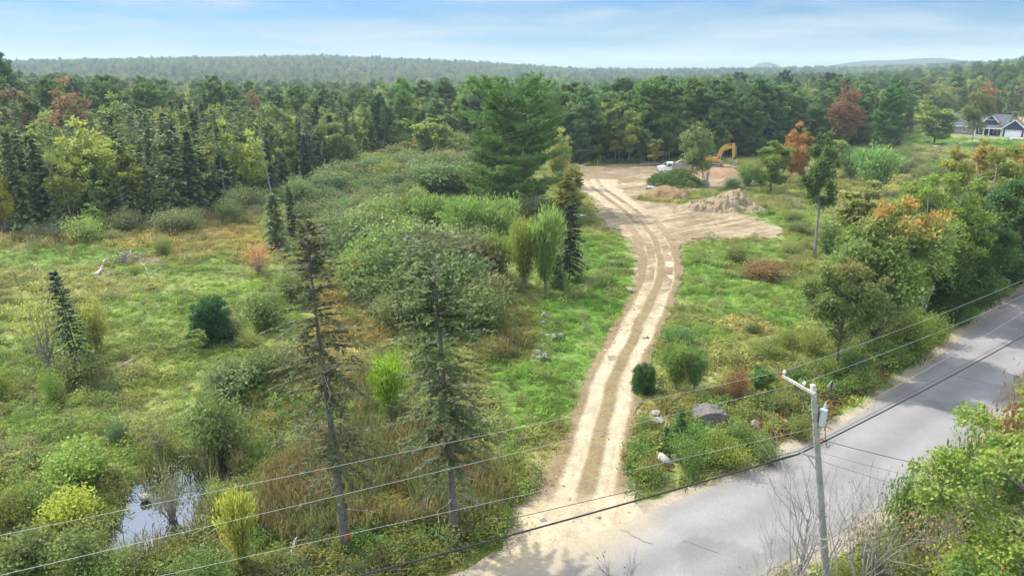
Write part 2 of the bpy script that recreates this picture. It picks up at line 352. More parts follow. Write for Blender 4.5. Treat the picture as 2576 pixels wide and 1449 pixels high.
def build_road():
    P = resample(ROAD_L, 0.4); off = np.broadcast_to(-np.linspace(-.02, 6.25, 40), (len(P), 40)).copy()
    off[:, 0] += .18 * (fbm(P[:, 0] / .9, P[:, 1] / .9, 21, 3) - .5); off[:, -1] += .25 * (fbm(P[:, 0] / .9, P[:, 1] / .9, 22, 3) - .5)
    def cf(x, y, o):
        c = np.full((len(x), 3), 1.0) * np.array((.205, .196, .190))
        w = 1 + .10 * np.cos((o + 1.55) / 3.1 * 2 * math.pi)                       # wheel paths
        n = fbm(x / 6, y / 6, 23, 4); n2 = fbm(x / 1.1, y / 1.1, 28, 4); c *= (w * (.84 + .24 * n + .12 * n2))[:, None]; pt = (fbm(x / 3.1 + 9, y / 3.1, 29, 2) > .70); c[pt] *= .86
        e = sstep(.7, .0, np.minimum(-o, 6.2 + o))[:, None]; c = c * (1 - .35 * e) + np.array((.30, .265, .21)) * .35 * e
        dd = drive_dist(x, y); a = (sstep(2.6, -1.4, dd + 2.4 * (fbm(x / 1.6, y / 1.6, 24, 3) - .5)) * sstep(-3.4, -.2, o) * (x > -1.5))[:, None] * .85         # sand carried out of the drive
        c = c * (1 - a) + np.array((.34, .285, .19)) * a
        return c
    asphalt = mat('asphalt', 0.9, 0.25, noise=[(.35, .9, 1.1, 5), (9, .88, 1.12, 6), (60, .85, 1.15, 2)], bump=(60, .25, .01))
    structure('road', ribbon(P, off, None, lambda x, y, o: 0.055 + .06 * (1 - ((o + 3.1) / 3.1) ** 2), cf, 'road', asphalt))
    # sandy shoulders, ragged on the outside
    for lo, hi, sd_ in ((0.0, 1.6, 25), (-6.2, -8.0, 26)):
        w = np.linspace(0, 1, 12)
        wid = (hi - lo) * (.12 + .9 * fbm(P[:, 0] / 3.0, P[:, 1] / 3.0, sd_, 4))
        off = lo + wid[:, None] * w[None] - (.1 if lo == 0 else -.1)
        structure('road_shoulder', ribbon(P, off, None, lambda x, y, o: .03 + .0 * x, lambda x, y, o: np.array((.30, .255, .185)) * (.75 + .5 * fbm(x / .8, y / .8, 27, 3))[:, None], 'shoulder', M_DIRT))
    # thin cracks in the asphalt
    crk = mat('crack_tar', .9, .1, base=(.13, .13, .13))
    b = MB(); rng = np.random.default_rng(4)
    for (a0, a1) in (((1560, 1335), (1640, 1375)), ((1717, 1365), (1810, 1395)), ((2330, 1010), (2480, 1040)), ((2390, 945), (2560, 985))):
        A = resample([tuple(G(*a0)[:2]), tuple(G(*a1)[:2])], .3); A += rng.normal(0, .05, A.shape)
        d = np.gradient(A, axis=0); nn = np.stack([-d[:, 1], d[:, 0]], 1) / np.linalg.norm(d, axis=1, keepdims=True) * .014
        z = np.full(len(A), .125); L_ = np.c_[A + nn, z]; R_ = np.c_[A - nn, z]; n = len(A)
        b.add(np.vstack([L_, R_]), [(i, n + i, n + i + 1, i + 1) for i in range(n - 1)])
    structure('road_cracks', b.mesh('cracks', crk))
build_road()

def build_drive():
    P = resample(DRIVE, .25); s = np.linspace(-1.12, 1.12, 57)
    edge = 1 + .5 * (fbm(P[:, 0] / 1.1, P[:, 1] / 1.1, 31, 4) - .5)
    off = s[None] * P[:, 2:3] * edge[:, None]
    T = np.linspace(0, 1, len(P))[:, None]; S_ = np.broadcast_to(s, off.shape); PAR = np.broadcast_to(T, off.shape).ravel(); SS = S_.ravel()
    Wd = np.broadcast_to(P[:, 2:3], off.shape).ravel()
    def track(o): return np.exp(-((np.abs(o) - 1.02) / .55) ** 6)
    def cf(x, y, o):
        o = o + .5 * (fbm(x / 4, y / 4, 37, 2) - .5) + .12 * (fbm(x / .5, y / .9, 38, 2) - .5); n = fbm(x / 1.2, y / 1.2, 32, 4); n2 = fbm(x / .35, y / .5, 33, 3); lon = vnoise(o * 5.5, PAR * 9, 34)
        t = np.clip(track(o) + .9 * sstep(2.4, 3.0, Wd) * sstep(1.5, 1.0, np.abs(SS)) + sstep(3.2, 1.2, road_dist(x, y)), 0, 1)
        sand = np.array((.40, .335, .225)); brown = np.array((.20, .150, .085))
        t2 = np.clip(t * (.72 + .45 * n) - .12 * (lon > .72), 0, 1)[:, None]
        c = brown * (1 - t2) + sand * t2
        g = (sstep(.5, .68, n2) * sstep(.62, .2, np.abs(o)) * .45 * sstep(3.2, 2.4, Wd))[:, None]; c = c * (1 - g) + np.array((.17, .17, .07)) * g
        return c * (.80 + .38 * n2[:, None])
    def zf(x, y, o): k = sstep(.2, 2.5, road_dist(x, y)); return .042 * (1 - k) + k * (.075 - .05 * track(o) + .03 * (fbm(x / .6, y / .6, 35, 3) - .5) - .03 * sstep(.85, 1.1, np.abs(SS)))
    structure('dirt_driveway', ribbon(P, off, None, zf, cf, 'driveway', M_DIRT, lambda x, y, o: road_dist(x, y) > -1.1))
build_drive()

def build_clearing():
    lo = CLEAR.min(0) - 1; hi = CLEAR.max(0) + 1; st = .45
    gx = np.arange(lo[0], hi[0], st); gy = np.arange(lo[1], hi[1], st); X, Y = np.meshgrid(gx, gy, indexing='ij'); x, y = X.ravel(), Y.ravel()
    sdv = sdist(CLEAR, x, y); k = sdv + 5.0 * (fbm(x / 2.6, y / 2.6, 41, 4) - .5) > 0
    n, m = X.shape; I = np.arange(n - 1)[:, None]; J = np.arange(m - 1)[None]
    Q = np.stack([I * m + J, (I + 1) * m + J, (I + 1) * m + J + 1, I * m + J + 1], -1).reshape(-1, 4); Q = Q[k[Q].all(1)]
    u = x * .8 + y * .6; v = -x * .6 + y * .8
    n1 = fbm(x / 6, y / 6, 42, 4); st1 = fbm(u / 9, v / .45, 43, 3); n2 = fbm(x / .9, y / .9, 44, 3)
    a = sstep(.42, .62, n1 * .5 + st1 * .5)[:, None]
    c = np.array((.205, .152, .092)) * (1 - a) + np.array((.315, .262, .168)) * a
    far = (sstep(150, 168, y))[:, None]; c = c * (1 - far * .45) + np.array((.16, .118, .08)) * far * .45
    c = c * (.7 + .6 * n2[:, None])
    z = .045 + .16 * (st1 - .5) * sstep(0, 2, np.abs(drive_dist(x, y))) * (drive_dist(x, y) > 0) + .10 * (n2 - .5) * (drive_dist(x, y) > .5)
    b = MB(); b.add(np.stack([x, y, z], 1), Q, None, c); structure('dirt_clearing', b.mesh('clearing', M_DIRT, True))
build_clearing()

def build_water():
    lo = POND.min(0) - 2; hi = POND.max(0) + 2; m = bpy.data.materials.new('pond_water'); m.use_nodes = True; nt = m.node_tree; b = nt.nodes['Principled BSDF']
    b.inputs['Base Color'].default_value = (.02, .022, .018, 1); b.inputs['Roughness'].default_value = .04; b.inputs['IOR'].default_value = 2.1; b.inputs['Specular IOR Level'].default_value = 1.0
    nz = nt.nodes.new('ShaderNodeTexNoise'); nz.inputs['Scale'].default_value = 1.6; nz.inputs['Detail'].default_value = 3
    tc = nt.nodes.new('ShaderNodeTexCoord'); nt.links.new(tc.outputs['Object'], nz.inputs['Vector'])
    bp = nt.nodes.new('ShaderNodeBump'); bp.inputs['Strength'].default_value = .06; bp.inputs['Distance'].default_value = .1; nt.links.new(nz.outputs['Fac'], bp.inputs['Height']); nt.links.new(bp.outputs[0], b.inputs['Normal'])
    gx = np.linspace(lo[0], hi[0], 30); gy = np.linspace(lo[1], hi[1], 30); X, Y = np.meshgrid(gx, gy, indexing='ij'); x, y = X.ravel(), Y.ravel()
    k = sdist(POND, x, y) > -1.6; I = np.arange(29)[:, None]; J = np.arange(29)[None]
    Q = np.stack([I * 30 + J, (I + 1) * 30 + J, (I + 1) * 30 + J + 1, I * 30 + J + 1], -1).reshape(-1, 4); Q = Q[k[Q].all(1)]
    mb = MB(); mb.add(np.stack([x, y, np.full(len(x), -.36)], 1), Q); structure('pond_water', mb.mesh('water', m))
build_water()
# ---------------------------------------------------------------- plants: prototypes
def unit(v): return v / (np.linalg.norm(v, axis=-1, keepdims=True) + 1e-9)
def rvec(rng, n): return unit(rng.normal(0, 1, (n, 3)))
def shade(rng, n, amp=.25): return rng.uniform(1 - amp, 1 + amp, n)[:, None] * (1 + rng.normal(0, .05, (n, 3)))

class Proto:
    def __init__(s, name, trunk, crown, H, R, mbs=None): s.name, s.trunk, s.crown, s.H, s.R, s.mbs = name, trunk, crown, H, R, mbs

def trunk_line(h, lean=0.0, wob=.02, rng=None, n=9, az=0.0):
    t = np.linspace(0, 1, n); P = np.zeros((n, 3)); P[:, 2] = t * h
    P[:, 0] = lean * h * t * math.cos(az); P[:, 1] = lean * h * t * math.sin(az)
    if rng is not None and wob: P[1:, :2] += np.cumsum(rng.normal(0, wob * h / n * 2, (n - 1, 2)), 0) * .7
    return P
def at_line(P, t):
    k = np.linspace(0, 1, len(P)); t = np.asarray(t); return np.stack([np.interp(t, k, P[:, i]) for i in range(3)], -1)

def spruce(name, h, r, nb, ks, seed, bare=.06, leaf=(.55, .22), droop=.45, power=.8, r0=None, dead=0, lean=0., gappy=0., col=(1, 1, 1), bark=None, twigs=False, tops=1, thin=1.0):
    rng = np.random.default_rng(seed); tb = MB(); cb = MB()
    r0 = r0 or .011 * h + .03
    for k in range(tops):
        az = 2.2 * k + .3
        P = trunk_line(h * (1 - .05 * k), lean if k == 0 else lean + .04 * k, .006, rng, 12, az)
        if k: P[:5] = at_line(P0, np.linspace(0, .36, 5)); P[4:] = P[4] + (P[4:] - P[4]) * 1
        if k == 0: P0 = P
        tb.tube(P, r0 * (1 - np.linspace(0, .94, len(P))) * (1 if k == 0 else .75) * np.where(np.linspace(0, 1, len(P)) < .05, 1.35, 1), 8)
        n = nb // tops
        t = np.linspace(bare if k == 0 else max(bare, .4), .985, n) + rng.normal(0, .008, n); t = np.clip(t, bare, .99)
        if gappy: t = t[vnoise(t * 9, t * 0 + seed, seed + k) > gappy * .6]; n = len(t)
        az = np.arange(n) * 2.39996 + rng.normal(0, .5, n)
        tt = (t - bare) / (1 - bare)
        L = r * ((1 - tt) ** power * (1 - .35 * np.exp(-tt / .06))) * rng.uniform(.6, 1.15, n) + .14
        e0 = -.12 + .85 * tt ** 1.5
        base = at_line(P, t)
        for i in range(n if twigs else 0):
            s = np.linspace(0, .95, 5); q = base[i] + np.stack([math.cos(az[i]) * L[i] * s, math.sin(az[i]) * L[i] * s, L[i] * (e0[i] * s - droop * s * s + .3 * droop * s ** 3)], 1)
            tb.tube(q, np.linspace(.022, .006, 5) * (.6 + .4 * L[i] / r), 3, cap=False)
        s = np.linspace(.10, 1, ks)[None] + rng.uniform(-.06, .06, (n, ks)); s = np.clip(s, .05, 1.02)
        if thin < 1: pass
        x = np.cos(az)[:, None] * L[:, None] * s; y = np.sin(az)[:, None] * L[:, None] * s
        z = L[:, None] * (e0[:, None] * s - droop * s ** 2 + .3 * droop * s ** 3)
        C = base[:, None] + np.stack([x, y, z], -1)
        sgn = np.where((np.arange(ks)[None] + np.arange(n)[:, None]) % 2, 1, -1) * rng.uniform(.3, 1.25, (n, ks)); sgn = np.where(s > .93, sgn * .3, sgn)
        A = az[:, None] + sgn
        D = np.stack([np.cos(A), np.sin(A), e0[:, None] * .7 - droop * s * .9 + rng.normal(-.1, .22, (n, ks))], -1)
        Nn = np.stack([rng.normal(0, .45, (n, ks)), rng.normal(0, .45, (n, ks)), np.ones((n, ks))], -1)
        C = C.reshape(-1, 3); D = D.reshape(-1, 3); Nn = Nn.reshape(-1, 3); sf = s.ravel()
        keep = rng.random(len(C)) < thin
        l = leaf[0] * rng.uniform(.6, 1.2, len(C)) * (1 - .35 * sf) * np.clip(.45 + .8 * np.repeat(L, ks) / r, .4, 1.1)
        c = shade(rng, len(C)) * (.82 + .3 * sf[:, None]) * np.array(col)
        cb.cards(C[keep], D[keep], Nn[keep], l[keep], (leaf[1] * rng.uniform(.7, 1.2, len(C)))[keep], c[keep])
    for i in range(dead):
        t0 = rng.uniform(.15, min(.75, bare + .35)); a = rng.uniform(0, 6.28); l = r * rng.uniform(.3, .75); b0 = at_line(P0, t0); s = np.linspace(0, 1, 5)
        q = b0 + np.stack([math.cos(a) * l * s, math.sin(a) * l * s, l * (.05 * s - .28 * s * s)], 1); q[2:, :2] += rng.normal(0, .06 * l, (3, 2)); tb.tube(q, np.linspace(.022, .005, 5), 3, cap=False, col=(2.6, 2.5, 2.3))
        for j in range(3):
            k0 = rng.uniform(.4, .9); p0 = q[0] + (q[-1] - q[0]) * k0; d = np.array((math.cos(a + rng.choice([-1, 1]) * .8), math.sin(a + rng.choice([-1, 1]) * .8), -.2)) * l * .3; tb.tube(np.stack([p0, p0 + d]), [.008, .003], 3, cap=False, col=(2.6, 2.5, 2.3))
    return Proto(name, tb.mesh(name + '_trunk', bark or M_BARK, True), cb.mesh(name + '_crown', M_NEEDLE), h, r, (tb, cb))

def pine(name, h, r, seed, layers=16, per=6, tuft=9, leaf=(.42, .13), bare=.12, r0=None, col=(1, 1, 1), irregular=.45, density=1.0, prof=None):
    """white pine: long level limbs in tiers, needles in upturned tufts on their outer halves"""
    rng = np.random.default_rng(seed); tb = MB(); cb = MB(); r0 = r0 or .014 * h
    P = trunk_line(h, 0, .006, rng, 12); tb.tube(P, r0 * (1 - np.linspace(0, .95, 12)), 9)
    Cs, Ds, Ls, cs = [], [], [], []
    for i in range(layers):
        t = bare + (1 - bare) * (i + .5) / layers; tt = (t - bare) / (1 - bare)
        pr = np.interp(tt, [0, .12, .3, .55, .8, .95, 1], prof or [.72, .98, 1.0, .88, .66, .34, .12])
        n = per if tt < .85 else max(4, per - 1); a0 = rng.uniform(0, 6.28)
        for j in range(n):
            a = a0 + j * 2 * math.pi / n + rng.normal(0, .3); L = r * pr * (1 + irregular * rng.normal(0, .55)); L = np.clip(L, .18 * r * (pr + .2), 1.25 * r)
            b0 = at_line(P, np.clip(t + rng.normal(0, .012), .02, .99)); rise = .02 + .75 * tt ** 2 + rng.normal(0, .06)
            s = np.linspace(0, 1, 6); q = b0 + np.stack([math.cos(a) * L * s, math.sin(a) * L * s, L * (rise * s - .16 * np.sin(s * 3.1) * (1 - tt) + .07 * s ** 3)], 1)
            tb.tube(q, np.linspace(.05, .012, 6) * (.4 + L / 5), 4, cap=False)
            nt = int(max(4, 7.5 * L * density))
            ss = rng.uniform(.22, 1.0, nt) ** .75; lat = rng.uniform(-1, 1, nt) * .36 * L * (.25 + ss * (1.15 - ss) * 2.2) * .8
            C = np.stack([np.interp(ss, s, q[:, k]) for k in range(3)], 1); C[:, 0] += -math.sin(a) * lat; C[:, 1] += math.cos(a) * lat; C[:, 2] += rng.normal(.05, .07 + .01 * L, nt)
            C = np.repeat(C, tuft, 0); m = len(C)
            out = np.array((math.cos(a) * .55, math.sin(a) * .55, .45))
            D = unit(rvec(rng, m) * .85 + out); C = C + D * .05 + rng.normal(0, .10, (m, 3))
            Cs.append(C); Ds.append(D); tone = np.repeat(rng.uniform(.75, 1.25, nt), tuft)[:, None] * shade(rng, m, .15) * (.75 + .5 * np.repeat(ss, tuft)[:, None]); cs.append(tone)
    C = np.vstack(Cs); D = np.vstack(Ds); c = np.vstack(cs) * np.array(col); n = len(C)
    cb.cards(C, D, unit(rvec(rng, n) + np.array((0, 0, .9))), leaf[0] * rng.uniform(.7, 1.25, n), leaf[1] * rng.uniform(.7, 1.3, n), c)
    return Proto(name, tb.mesh(name + '_trunk', M_BARK, True), cb.mesh(name + '_crown', M_NEEDLE), h, r, (tb, cb))

def broadleaf(name, h, r, seed, clumps=34, leaves=2600, leaf=.42, tf=.28, bark=None, lean=0., flat=.8, stems=1, colfun=None, r0=None, taper=.0, upright=.0, spread=(.24, .40), hollow=.35, droopy=0., aspect=.62, az=0., ragged=.25):
    """leafy tree: limbs run from the stem to clumps; each clump is a cloud of separate leaves"""
    rng = np.random.default_rng(seed); tb = MB(); cb = MB(); r0 = r0 or .017 * h
    lines = []
    for k in range(stems):
        P = trunk_line(h * .86, lean + (0 if stems == 1 else .10 + .05 * rng.random()), .02, rng, 9, az if stems == 1 else k * 2 * math.pi / stems + rng.random())
        tb.tube(P, r0 * (1 - np.linspace(0, .9, 9)) * (1 if stems == 1 else .7), 7); lines.append(P)
    p = rng.normal(0, 1, (clumps, 3)); p = unit(p) * (rng.uniform(hollow ** 3, 1, clumps) ** (1 / 3))[:, None]
    zc = h * (tf + (1 - tf) * .5); hz = h * (1 - tf) * .5
    pr = 1 - taper * (p[:, 2] * .5 + .5)
    rc = r * rng.uniform(*spread, clumps) * (1 - .35 * np.clip(p[:, 2], 0, 1))
    C = np.stack([p[:, 0] * (r - rc * .6) * pr, p[:, 1] * (r - rc * .6) * pr, zc + p[:, 2] * (hz - rc * .45)], 1) * (1 + ragged * rng.normal(0, .35, (clumps, 1)) * np.array((1, 1, .25)))
    C[:, :2] += at_line(lines[0], np.clip(C[:, 2] / (h * .86), 0, 1))[:, :2] * (1 if stems == 1 else 0)
    for i in range(clumps):
        P = lines[i % stems]; zt = np.clip((C[i, 2] - np.hypot(C[i, 0], C[i, 1]) * (.7 + upright)) / (h * .86), tf * .75, .93); a = at_line(P, zt)
        s = np.linspace(0, 1, 5)[:, None]; q = a * (1 - s) + C[i] * s; q[:, 2] += (np.sin(s[:, 0] * 3.14) * (-.06 if upright < .3 else .05)) * np.linalg.norm(C[i] - a); q[1:-1] += rng.normal(0, .03 * r, (3, 3))
        tb.tube(q, np.linspace(r0 * .32 * (1 - zt * .6), r0 * .05, 5), 4, cap=False)
        for _ in range(3):
            e = C[i] + rvec(rng, 1)[0] * rc[i] * .8; tb.tube(np.stack([q[3], e]), [r0 * .07, r0 * .02], 3, cap=False)
    w = rc ** 1.8; idx = rng.choice(clumps, leaves, p=w / w.sum())
    d = rvec(rng, leaves); rad = rng.random(leaves) ** .45
    d[:, 2] = np.where((d[:, 2] < -.2) & (rng.random(leaves) < .5), -d[:, 2], d[:, 2])
    lump = 1 + .35 * (fbm(d[:, 0] * 2 + idx, d[:, 1] * 2 + d[:, 2] * 2, seed, 2) - .5) * 2
    X = C[idx] + d * (rc[idx] * rad * lump)[:, None] * np.array((1, 1, flat))
    out = unit(X - np.array((0, 0, zc - hz * .4)))
    N_ = unit(out * .55 + np.array((0, 0, .55)) + rvec(rng, leaves) * .8)
    D = unit(rvec(rng, leaves) + d * .35 + np.array((0, 0, .9 * upright - droopy)))
    tone = np.interp(rng.random(clumps), [0, 1], [.8, 1.2])[idx][:, None] * shade(rng, leaves, .22)
    if colfun is not None: tone = tone * colfun(X, d, rad, rng, idx)
    cb.cards(X, D, N_, leaf * rng.uniform(.65, 1.25, leaves), leaf * aspect * rng.uniform(.7, 1.2, leaves), tone)
    return Proto(name, tb.mesh(name + '_trunk', bark or M_BARK, True), cb.mesh(name + '_crown', M_LEAF), h, r, (tb, cb))

def shrub(name, h, r, seed, stems=16, leaves=1500, leaf=.2, low=.25, brush=0., bark=None, colfun=None, arch=.5, aspect=.6, clump=.16, crown=None):
    """many stems from one foot, leafy from LOW upwards; BRUSH stands the leaves up like a willow's"""
    rng = np.random.default_rng(seed); tb = MB(); cb = MB(); Q = []
    for i in range(stems):
        a = i * 2.39996 + rng.normal(0, .3); f = math.sqrt((i + .5) / stems) * rng.uniform(.8, 1.1); hh = h * (1.02 - arch * .55 * f * f) * rng.uniform(.82, 1.03); s = np.linspace(0, 1, 6)
        rr = r * f; q = np.stack([math.cos(a) * rr * (s ** (1 + brush * .6)) , math.sin(a) * rr * (s ** (1 + brush * .6)), hh * s ** (1 - .25 * arch)], 1); q[1:] += rng.normal(0, .03 * h, (5, 3)) * np.linspace(.3, 1, 5)[:, None]
        q[0] += np.append(rng.normal(0, .06 * r, 2), 0); tb.tube(q, np.linspace(.012 * h ** .7 + .006, .004, 6), 4, cap=False); Q.append(q)
        for _ in range(3):
            t = rng.uniform(.35, .85); p0 = at_line(q, t); tb.tube(np.stack([p0, p0 + unit(rvec(rng, 1)[0] + np.array((0, 0, .7 + brush))) * h * rng.uniform(.1, .22)]), [.008, .003], 3, cap=False)
    i = rng.integers(0, stems, leaves); t = low + (1 - low) * rng.random(leaves) ** .8
    k = np.linspace(0, 1, 6); QA = np.array(Q); X = np.zeros((leaves, 3)); f = t * 5; i0 = np.minimum(f.astype(int), 4); fr = (f - i0)[:, None]; X = QA[i, i0] * (1 - fr) + QA[i, i0 + 1] * fr
    cl = rng.integers(0, 5, leaves); off = rng.normal(0, 1, (stems, 5, 3)) * .8
    X = X + (rng.normal(0, 1, (leaves, 3)) + off[i, cl]) * np.array((1, 1, .8)) * (clump * r * (.5 + .7 * np.sin(np.clip(t, 0, 1) * 2.6)))[:, None]; X[:, 2] = np.maximum(X[:, 2], .03 * h)
    D = unit(rvec(rng, leaves) * (1 - .5 * brush) + np.array((0, 0, .2 + 1.0 * brush)) + unit(X * np.array((1, 1, 0))) * .35)
    N_ = unit(rvec(rng, leaves) * .8 + unit(X - np.array((0, 0, h * .4))) * .6 + np.array((0, 0, .5 - .3 * brush)))
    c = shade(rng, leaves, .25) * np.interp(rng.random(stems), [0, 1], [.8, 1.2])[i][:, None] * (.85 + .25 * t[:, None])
    if colfun is not None: c = c * colfun(X, D, t, rng, i)
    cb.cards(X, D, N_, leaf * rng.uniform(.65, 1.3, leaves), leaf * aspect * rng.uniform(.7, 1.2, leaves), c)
    return Proto(name, tb.mesh(name + '_stems', bark or M_BARKG, True), cb.mesh(name + '_crown', crown or M_LEAF), h, r)

def branching(tb, p, d, L, r, depth, rng, up=.35, spread=.5, col=(1, 1, 1), sides=5, tips=None, forks=(2, 4)):
    s = np.linspace(0, 1, 5); bend = rvec(rng, 1)[0] * .12; bend[2] += .10 * up
    q = p + np.outer(s * L, d) + np.outer(s * s * L, bend); tb.tube(q, np.linspace(r, r * .62, 5), sides, col, cap=False)
    if depth == 0:
        if tips is not None: tips.append((q[-1], d))
        return
    for k in range(rng.integers(*forks)):
        t = rng.uniform(.35, 1.0) if k else 1.0; p0 = at_line(q, t); dd = unit(d + rvec(rng, 1)[0] * spread * (1 if k else .45) + np.array((0, 0, up * .5)))
        branching(tb, p0, dd, L * rng.uniform(.55, .85), r * (.62 if k == 0 else .45), depth - 1, rng, up, spread, col, max(3, sides - 1), tips, forks)

def snag(name, h, seed, leafless=True, n=26):
    rng = np.random.default_rng(seed); tb = MB(); P = trunk_line(h, .04, .012, rng, 9, rng.random() * 6); tb.tube(P, .011 * h * (1 - np.linspace(0, .85, 9)), 6)
    for i in range(n):
        t = rng.uniform(.3, .98); a = rng.random() * 6.28; l = (.07 + .13 * (1 - t)) * h * rng.uniform(.4, 1.1); b0 = at_line(P, t); s = np.linspace(0, 1, 4); q = b0 + np.stack([math.cos(a) * l * s, math.sin(a) * l * s, l * (.15 * s - .35 * s * s)], 1); tb.tube(q, np.linspace(.03, .008, 4), 3, cap=False)
    return Proto(name, tb.mesh(name + '_trunk', M_BARKG, True), None, h, .15 * h)

def tipped(c0, c1, lo, hi, h, thr=.5):
    c0, c1 = np.array(c0), np.array(c1)
    def f(X, d, rad, rng, idx):
        k = np.clip(sstep(lo * h, hi * h, X[:, 2] + rng.normal(0, .05 * h, len(X))) * sstep(thr - .25, thr + .2, fbm(X[:, 0] * .7, X[:, 1] * .7 + X[:, 2] * .3, 77, 2) + .12 * d[:, 2]), 0, 1)[:, None]
        return c0 * (1 - k) + c1 * k
    return f
def mixed(*cs):
    A = np.array(cs)
    def f(X, d, rad, rng, idx): return A[np.random.default_rng(int(idx.max()) + 5).integers(0, len(A), int(idx.max()) + 1)[idx]] * (1 + rng.normal(0, .08, (len(X), 1)))
    return f

PR = {}
WARM = (1.52, 1.58, 1.02)                                       # multiplier on foliage tints, makes leaves and needles paler and warmer
def proto(p): PR[p.name] = p; return p
# forest trees (used many times)
for i in range(3): proto(spruce(f'spruce{i}', 13, 2.0 + .35 * i, 190, 12, 100 + i, bare=.03 + .04 * i, power=.85, droop=.4, gappy=.2 * i, leaf=(.85, .42), r0=.11))
for i in range(2): proto(spruce(f'slimspruce{i}', 12, 1.25 + .2 * i, 170, 9, 110 + i, bare=.02, power=.7, leaf=(.62, .32), r0=.09))
for i in range(2): proto(spruce(f'larch{i}', 14, 2.3, 170, 12, 115 + i, bare=.1, power=.55, droop=.25, leaf=(.7, .28), gappy=.3, thin=.85, r0=.10))
for i in range(3): proto(pine(f'pine{i}', 21, 4.0 + .4 * i, 120 + i, layers=12 + i, per=6, tuft=7, leaf=(.85, .30), density=.85, bare=.12, r0=.2, irregular=.5))
for i in range(4): proto(broadleaf(f'broad{i}', 14, 3.4 + .35 * i, 130 + i, clumps=34 + 5 * i, leaves=4200, leaf=.56, tf=.10 + .04 * i, ragged=.35, r0=.13, bark=M_BARKG if i % 2 else None))
for i in range(2): proto(broadleaf(f'slimbroad{i}', 13, 2.1 + .3 * i, 140 + i, clumps=30, leaves=3200, leaf=.48, tf=.1, ragged=.4, r0=.11, bark=M_BARKG, upright=.2))
for i in range(2): proto(snag(f'snag{i}', 12, 150 + i))
# shrubs
for i in range(4): proto(shrub(f'alder{i}', 3.6, 2.3 + .2 * i, 160 + i, stems=13 + 2 * i, leaves=2600, leaf=.32, low=.2, arch=.8, clump=.17))
proto(shrub('alder4', 4.2, 2.0, 166, stems=11, leaves=3000, leaf=.27, low=.25, arch=.5, clump=.22)); proto(shrub('bush2', 2.8, 2.2, 187, stems=22, leaves=4200, leaf=.2, low=.1, arch=.9, clump=.14))
for i in range(3): proto(shrub(f'willow{i}', 4.2, 1.6 + .2 * i, 170 + i, stems=26, leaves=3600, leaf=.34, low=.18, brush=.9, arch=.45, aspect=.3, clump=.13))
for i in range(2): proto(shrub(f'twiggy{i}', 3.0, 1.9, 180 + i, stems=34, leaves=900, leaf=.16, low=.4, arch=.6, clump=.16))
for i in range(2): proto(shrub(f'bush{i}', 2.4, 1.7, 184 + i, stems=18, leaves=3000, leaf=.17, low=.12, arch=.8, clump=.2))
proto(spruce('youngspruce', 4, 1.35, 120, 10, 190, bare=.02, leaf=(.42, .2), power=.75, droop=.25))
proto(pine('youngpine', 3.2, 1.5, 191, layers=9, per=7, tuft=8, leaf=(.3, .07), bare=.02, density=3.2, irregular=.25, prof=[.85, 1, 1, .95, .8, .5, .2]))

GREEN = (.085, .125, .035); DKGREEN = (.05, .09, .03); SPR = (.050, .082, .042); PIN = (.060, .108, .052); YEL = (.20, .20, .045); OLV = (.115, .12, .052); YG = (.14, .175, .042)
ALD = (.105, .135, .06); WIL = (.145, .205, .075); ORA = (.34, .115, .04); RED = (.26, .075, .05); BRN = (.17, .11, .06); GRY = (.13, .125, .085); PALE = (.17, .20, .09)

def plant(p, name, label, cat, base, h, w=None, tint=(1, 1, 1), group=None, rz=None, parts=True, tilt=0., crown='crown', stem='trunk', tilt_az=0.):
    """an instance of prototype p: an Empty at its foot with trunk and crown of its own"""
    p = PR[p] if isinstance(p, str) else p
    rs = np.random.default_rng(int(abs(base[0] * 131 + base[1] * 977)) + 3)
    rz = rs.uniform(0, 6.28) if rz is None else rz
    sz = h / p.H; sx = (w / 2 / p.R) if w else sz * rs.uniform(.85, 1.15)
    o = thing(name, label, cat, (base[0], base[1], base[2] - .06), rz, group); o.scale = (sx, sx, sz)
    if tilt: o.rotation_mode = 'QUATERNION'; o.rotation_quaternion = (Matrix.Rotation(tilt, 3, Vector((-math.sin(tilt_az), math.cos(tilt_az), 0))) @ Matrix.Rotation(rz, 3, 'Z')).to_quaternion()
    t = obj(stem, p.trunk, o)
    if p.crown:
        c = obj(crown, p.crown, o); q = WARM if tuple(tint) != (1, 1, 1) else (1, 1, 1); c.color = (tint[0] * q[0], tint[1] * q[1], tint[2] * q[2], 1)
    return o
def spot(px, py):
    g = G(px, py); z = land_z(g)
    if abs(z) > .5: g = G(px, py, z); z = land_z(g)
    g[2] = z; return g
def plant_at(p, name, label, cat, px, py, top, wpx, tint=(1, 1, 1), group=None, **k):
    g = spot(px, py); h = top_z(g, top) - g[2]; w = wpx / FPX * depth((g[0], g[1], g[2] + h / 2))
    return plant(p, name, label, cat, g, h, w, tint, group, **k)
